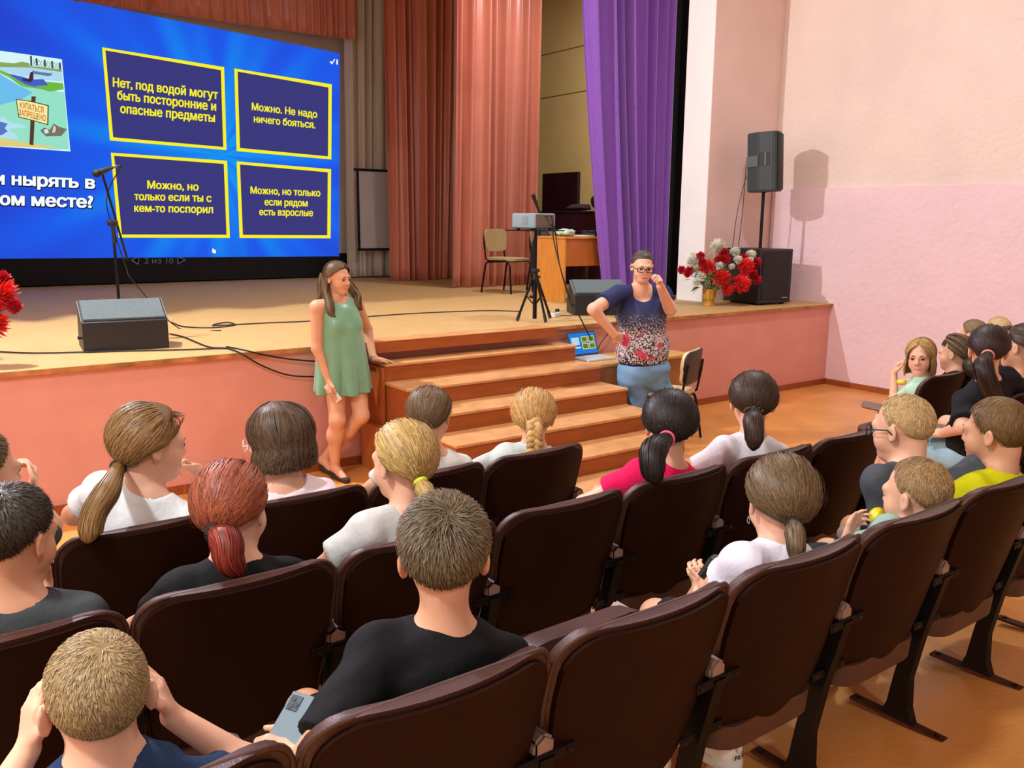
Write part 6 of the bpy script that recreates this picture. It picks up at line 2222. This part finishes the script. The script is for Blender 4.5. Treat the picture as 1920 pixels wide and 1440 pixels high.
# ------------------------------------------------------------------ the two women
def woman_green():
    fx, fy = 2.60, -0.24
    t = thing('person', 'woman in sleeveless green dress leaning on the steps, phone in hand', 'person', (fx, fy, 0), 'presenters')
    yaw = 172
    F_ = np.array([math.sin(math.radians(yaw)), math.cos(math.radians(yaw)), 0])
    Rt = np.array([math.cos(math.radians(yaw)), -math.sin(math.radians(yaw)), 0])
    up = np.array([0, 0, 1.0])
    Hc = px(631, 513, -0.27)
    R = head_frame(158, 6, 0)
    s = 0.97
    O = Hc - R @ (SKC * s)
    neck = O + np.array([0, 0, -0.15]) - F_ * 0.02
    B = np.array([fx, fy, 0.0])
    pel = np.array([px(645, 700, -0.26)[0], -0.26, 0.86])
    TF = torso_frame(pel, neck, yaw)
    sh = neck - up * 0.05
    shR, shL = sh + Rt * 0.165, sh - Rt * 0.165
    lerp = lambda q: pel + (neck - pel) * q
    body = head_prims(O, R, s, neck - up * 0.03, 0.046, True, 1.0, 0.005)
    body += [ell(lerp(0.66), (0.145, 0.095, 0.16), TF, 0.05), ell(lerp(0.3), (0.14, 0.10, 0.18), TF, 0.05), ell(pel, (0.165, 0.12, 0.13), TF, 0.05),
             cone(shL, shR, 0.044, 0.044, 0.04), cone(neck, shL, 0.04, 0.04, 0.03), cone(neck, shR, 0.04, 0.04, 0.03)]
    # her right arm hangs with the phone, her left hand rests on the top step
    eR = px(602, 655, -0.28)
    wR = px(618, 720, -0.36)
    eR, wR = arm_chain(shR, wR, 0.29, 0.245, -F_ * 0.6 + Rt * 0.6)
    body += [cone(shR, eR, 0.050, 0.041, 0.03), cone(eR, wR, 0.041, 0.026, 0.02)]
    body += hand_prims(wR, np.array([0.05, -0.15, -0.95]), -Rt * 0.9 + F_ * 0.2, 0.98, 1, (0.35, 0.38, 0.4, 0.42), 0.5)
    wL = np.array([2.93, -0.235, 0.875])
    eL, wL = arm_chain(shL, wL, 0.29, 0.245, -Rt * 0.5 - F_ * 0.6)
    body += [cone(shL, eL, 0.050, 0.041, 0.03), cone(eL, wL, 0.041, 0.026, 0.02)]
    body += hand_prims(wL, np.array([0.95, -0.15, -0.22]), np.array([0, 0, -1.0]), 0.98, -1, (0.08, 0.08, 0.08, 0.1), 0.25, 0.2)
    # legs crossed at the knees
    hR, hL = pel + Rt * 0.085 - up * 0.04, pel - Rt * 0.085 - up * 0.04
    kR, kL = px(633, 800, -0.36), px(678, 800, -0.38)
    kR[2], kL[2] = 0.47, 0.48
    aR, aL = np.array([fx - 0.02, fy - 0.02, 0.085]), np.array([fx - 0.03, fy + 0.16, 0.10])
    for hj, kn, an in ((hR, kR, aR), (hL, kL, aL)):
        cf_ = kn + (an - kn) * 0.32 - F_ * 0.018
        body += [cone(hj, kn, 0.088, 0.056, 0.04), cone(kn, cf_, 0.053, 0.057, 0.03), cone(cf_, an, 0.055, 0.034, 0.04), cone(an, an + F_ * 0.12 + np.array([0, 0, -0.055]), 0.034, 0.026, 0.02)]
    V, F = mesh_sdf(body, 0.0055)
    npmesh('body', V, F, [M_skin_d], t)
    # A-line dress
    hem = 0.62
    P = [ell(lerp(0.68), (0.165, 0.122, 0.165), TF, 0.05), cone(shL - Rt * -0.035, shR - Rt * 0.035, 0.050, 0.050, 0.03), cone(neck - up * 0.01, shL + Rt * 0.05, 0.046, 0.048, 0.03), cone(neck - up * 0.01, shR - Rt * 0.05, 0.046, 0.048, 0.03)]
    for sx in (-1, 1):
        P.append(ell(lerp(0.60) + Rt * sx * 0.07 + F_ * 0.08, (0.066, 0.055, 0.07), TF, 0.05))
    cen = lerp(0.55)
    for k in range(18):
        a = 2 * math.pi * k / 18
        r0 = np.array([0.085, 0.05])
        top = cen + Rt * 0.085 * math.cos(a) + F_ * 0.055 * math.sin(a)
        rad = 0.205 + 0.034 * math.cos(k * math.pi) + 0.012 * math.sin(k * 2.1)
        bt = np.array([pel[0], pel[1], hem - 0.02]) + Rt * (rad - 0.035) * math.cos(a) + F_ * (rad - 0.055) * 0.86 * math.sin(a)
        P.append(cone(top, bt, 0.085, 0.036, 0.012))
    P.append(cone(np.array([pel[0], pel[1], hem]), cen, 0.15, 0.11, 0.04))
    P.append(plane_cut((0, 0, hem), (0.02, 0.06, -1), 0.004))
    P.append(cone(neck + F_ * 0.01, neck + up * 0.3, 0.066, 0.07, 0.006, -1))
    for sgn, S_ in ((1, shR), (-1, shL)):
        P.append(cone(S_ + Rt * sgn * 0.055 + up * 0.06, S_ + Rt * sgn * 0.06 - up * 0.10, 0.062, 0.058, 0.01, -1))
    V, F = mesh_sdf(P, 0.006, 0.0008, 5, 0.12)
    npmesh('dress', V, F, mat('green_satin', S(112, 164, 132), 0.32, noise=0.04, nscale=6, sheen=0.3), t)
    for an in (aR, aL):
        V, F = mesh_sdf([cone(an + np.array([0, 0.02, -0.062]), an + F_ * 0.15 + np.array([0, 0, -0.065]), 0.03, 0.03, 0.02), plane_cut(an + np.array([0, 0, -0.045]), (0, 0, 1))], 0.006)
        npmesh('shoe', V, F, cloth((60, 50, 44), 0.6), t)
    hair(t, O, R, s, 'loose', (92, 72, 46), seed=31, thick=0.013, n=1900, fall=0.25, wave=0.018, kind='woman', lim=95,
         locks=[([px(611, 515, -0.22), px(612, 550, -0.27), px(620, 580, -0.34), px(630, 600, -0.37)], 0.028, 0.010), ([px(646, 520, -0.16), px(664, 548, -0.22), px(671, 568, -0.28), px(676, 582, -0.30)], 0.030, 0.010), ([px(606, 512, -0.16), px(602, 545, -0.15), px(603, 575, -0.16)], 0.026, 0.008)])
    face_bits(t, O, R, s)
    bm = BM()
    wv = nv(wL - eL)
    u1, v1 = frame(Vector(wv))
    c0 = Vector(wL - wv * 0.01)
    tube(bm, [c0 + (u1 * math.cos(a) + v1 * math.sin(a)) * 0.031 for a in [2 * math.pi * k / 18 for k in range(19)]], 0.005, 6, cap=False)
    obj('bracelet', bm, mat('pearl_white', S(236, 226, 220), 0.3), t, smooth=True)
    ph = obj('smartphone', box(BM(), (-0.036, -0.075, -0.004), (0.036, 0.075, 0.004), 0.003, 2,
             Matrix.Translation(Vector(wR + np.array([0.012, -0.03, -0.085]))) @ Matrix.Rotation(math.radians(25), 4, 'Z') @ Matrix.Rotation(math.radians(75), 4, 'Y') @ Matrix.Rotation(math.radians(55), 4, 'Z')),
             mat('white_phone', S(226, 222, 214), 0.3))
    tag(ph, 'white smartphone in the lowered hand of the woman in green', 'phone')


def woman_jeans():
    fx, fy = 5.30, -0.80
    t = thing('person', 'woman with glasses in flowered navy shirt and jeans pointing', 'person', (fx, fy, 0), 'presenters')
    yaw = 205
    F_ = np.array([math.sin(math.radians(yaw)), math.cos(math.radians(yaw)), 0])
    Rt = np.array([math.cos(math.radians(yaw)), -math.sin(math.radians(yaw)), 0])
    up = np.array([0, 0, 1.0])
    yb = -0.80
    Hc = px(1205, 493, yb)
    R = head_frame(212, 8, 3)
    s = 1.08
    O = Hc - R @ (SKC * s)
    neck = O + np.array([0, 0, -0.15 * s]) - F_ * 0.025
    pel = np.array([px(1207, 690, yb)[0], yb, 0.0])
    pel[2] = px(1207, 700, yb)[2]
    TF = torso_frame(pel, neck, yaw)
    sh = neck - up * 0.06
    shR, shL = sh + Rt * 0.195, sh - Rt * 0.195
    lerp = lambda q: pel + (neck - pel) * q
    body = head_prims(O, R, s, neck - up * 0.03, 0.056, True, 1.13, 0.004)
    body += [ell(lerp(0.66), (0.19, 0.13, 0.18), TF, 0.05), ell(lerp(0.25), (0.2, 0.14, 0.2), TF, 0.05),
             cone(shL, shR, 0.05, 0.05, 0.04), cone(neck, shL, 0.045, 0.045, 0.03), cone(neck, shR, 0.045, 0.045, 0.03)]
    eR = px(1113, 580, yb + 0.02)
    wR = px(1152, 628, yb - 0.02)
    body += [cone(shR, eR, 0.066, 0.05, 0.03), cone(eR, wR, 0.05, 0.032, 0.02)]
    body += hand_prims(wR, (0.85, 0.1, -0.3), (0.3, 0.9, 0.1), 1.0, -1, (0.3,) * 4, 0.3)
    eL = px(1256, 580, yb - 0.16)
    wL = px(1238, 536, yb - 0.26)
    body += [cone(shL, eL, 0.066, 0.055, 0.03), cone(eL, wL, 0.054, 0.033, 0.02)]
    body += hand_prims(wL, np.array([-0.42, -0.3, 0.6]), np.array([-0.75, 0.35, -0.3]), 1.0, -1, (0.7, 0.85, 0.9, 0.9), 0.75)
    hR, hL = pel + Rt * 0.105 - up * 0.05, pel - Rt * 0.105 - up * 0.05
    jeans = [ell(pel + up * 0.03, (0.232, 0.165, 0.16), TF, 0.05)]
    for sg, hj in ((1, hR), (-1, hL)):
        kn = np.array([fx, fy, 0.46]) + Rt * sg * 0.115 + F_ * 0.02
        an = np.array([fx, fy, 0.09]) + Rt * sg * 0.115
        body += [cone(hj, kn, 0.09, 0.06, 0.03), cone(kn, an, 0.058, 0.038, 0.03), cone(an, an + F_ * 0.13 + np.array([0, 0, -0.05]), 0.036, 0.03, 0.02)]
        jeans += [cone(hj, kn, 0.125, 0.086, 0.02), cone(kn, an, 0.086, 0.066, 0.03, cut=True)]
        V, F = mesh_sdf([cone(an + np.array([0, 0, -0.055]), an + F_ * 0.16 + np.array([0, 0, -0.06]), 0.04, 0.034, 0.02), plane_cut((0, 0, 0.002), (0, 0, -1))], 0.007)
        npmesh('shoe', V, F, cloth((40, 40, 46), 0.6), t)
    body.append(ell(pel, (0.19, 0.13, 0.12), TF, 0.04))
    V, F = mesh_sdf(body, 0.0055)
    npmesh('body', V, F, [M_skin], t)
    V, F = mesh_sdf(jeans, 0.007, 0.0015, 4, 0.09)
    npmesh('jeans', V, F, mat('light_denim', S(116, 160, 200), 0.8, noise=0.16, nscale=7, bump=0.2, bscale=40), t)
    P = [ell(lerp(0.66), (0.215, 0.155, 0.20), TF, 0.05), ell(lerp(0.3), (0.235, 0.18, 0.25), TF, 0.06), cone(shL, shR, 0.066, 0.066, 0.04),
         cone(neck - up * 0.02, shL, 0.056, 0.06, 0.03), cone(neck - up * 0.02, shR, 0.056, 0.06, 0.03),
         cone(shR, shR + (eR - shR) * 0.62, 0.078, 0.082, 0.03, cut=True), cone(shL, shL + (eL - shL) * 0.55, 0.078, 0.082, 0.03, cut=True)]
    for sx in (-1, 1):
        P.append(ell(lerp(0.60) + Rt * sx * 0.085 + F_ * 0.10, (0.085, 0.07, 0.085), TF, 0.05))
    P.append(plane_cut(pel + up * 0.035, -up, 0.004))
    P.append(cone(neck + F_ * 0.055 - up * 0.045, neck + up * 0.3 + F_ * 0.06, 0.085, 0.10, 0.006, -1))
    V, F = mesh_sdf(P, 0.0065, 0.0014, 7, 0.1)
    # printed flowers: flat print, by height and noise
    m = bpy.data.materials.new('flowered_navy_jersey')
    m.use_nodes = True
    nt = m.node_tree
    bs = nt.nodes['Principled BSDF']
    bs.inputs['Roughness'].default_value = 0.8
    tc = nt.nodes.new('ShaderNodeTexCoord')
    sep = nt.nodes.new('ShaderNodeSeparateXYZ')
    nt.links.new(tc.outputs['Object'], sep.inputs[0])
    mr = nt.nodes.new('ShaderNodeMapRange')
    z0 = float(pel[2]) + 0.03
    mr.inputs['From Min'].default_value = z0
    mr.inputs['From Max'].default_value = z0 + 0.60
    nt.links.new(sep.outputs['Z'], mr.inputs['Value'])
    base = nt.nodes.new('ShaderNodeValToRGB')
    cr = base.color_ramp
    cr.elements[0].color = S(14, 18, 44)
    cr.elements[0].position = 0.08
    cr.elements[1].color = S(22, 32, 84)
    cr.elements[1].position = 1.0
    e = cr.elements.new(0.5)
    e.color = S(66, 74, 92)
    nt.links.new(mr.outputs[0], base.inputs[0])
    dens = nt.nodes.new('ShaderNodeValToRGB')
    dens.color_ramp.elements[0].position = 0.0
    dens.color_ramp.elements[0].color = (0.0, 0.0, 0.0, 1)
    dens.color_ramp.elements[1].position = 0.85
    dens.color_ramp.elements[1].color = (0, 0, 0, 1)
    for ps_, v_ in ((0.09, 0.0), (0.13, 0.9), (0.52, 1.0), (0.68, 0.62), (0.82, 0.34)):
        el_ = dens.color_ramp.elements.new(ps_)
        el_.color = (v_, v_, v_, 1)
    nt.links.new(mr.outputs[0], dens.inputs[0])

    def vor(scale, feature='F1'):
        v = nt.nodes.new('ShaderNodeTexVoronoi')
        v.inputs['Scale'].default_value = scale
        v.feature = feature
        nz = nt.nodes.new('ShaderNodeTexNoise')
        nz.inputs['Scale'].default_value = 22
        mx = nt.nodes.new('ShaderNodeMixRGB')
        mx.inputs[0].default_value = 0.06
        nt.links.new(tc.outputs['Object'], nz.inputs['Vector'])
        nt.links.new(tc.outputs['Object'], mx.inputs[1])
        nt.links.new(nz.outputs['Color'], mx.inputs[2])
        nt.links.new(mx.outputs[0], v.inputs['Vector'])
        return v

    def mth(op, a, b=None):
        n = nt.nodes.new('ShaderNodeMath')
        n.operation = op
        n.use_clamp = op in ('MULTIPLY', 'GREATER_THAN')
        for i, v in enumerate((a, b)):
            if v is None:
                continue
            if isinstance(v, (int, float)):
                n.inputs[i].default_value = v
            else:
                nt.links.new(v, n.inputs[i])
        return n.outputs[0]
    v1 = vor(84)
    wmask = mth('GREATER_THAN', mth('SUBTRACT', mth('MULTIPLY', dens.outputs[0], 0.56), v1.outputs['Distance']), 0.02)
    v2 = vor(12)
    rsel = nt.nodes.new('ShaderNodeSeparateColor')
    nt.links.new(v2.outputs['Color'], rsel.inputs[0])
    rm1 = mth('GREATER_THAN', mth('SUBTRACT', mth('MULTIPLY', dens.outputs[0], 0.46), v2.outputs['Distance']), 0.05)
    rmask = mth('MULTIPLY', rm1, mth('GREATER_THAN', rsel.outputs[0], 0.4))
    m1 = nt.nodes.new('ShaderNodeMixRGB')
    nt.links.new(wmask, m1.inputs[0])
    nt.links.new(base.outputs[0], m1.inputs[1])
    m1.inputs[2].default_value = S(226, 218, 222)
    m2 = nt.nodes.new('ShaderNodeMixRGB')
    nt.links.new(mth('MULTIPLY', rmask, mth('GREATER_THAN', v1.outputs['Distance'], 0.22)), m2.inputs[0])
    nt.links.new(m1.outputs[0], m2.inputs[1])
    m2.inputs[2].default_value = S(206, 60, 92)
    nt.links.new(m2.outputs[0], bs.inputs['Base Color'])
    npmesh('shirt', V, F, m, t)
    hair(t, O, R, s, 'pony', (74, 62, 54), seed=33, tie=(180, -10), thick=0.010, n=1400, kind='woman', tail=[O + R @ np.array([0.01, -0.15, -0.01]), O + R @ np.array([0.02, -0.15, -0.10])], tail_r=0.035)
    face_bits(t, O, R, s)
    glasses(t, O, R, s, 'black rectangular glasses worn by the woman in jeans', 0.0032, h=0.017, w=0.028)


woman_green()
woman_jeans()
bpy.context.view_layer.update()
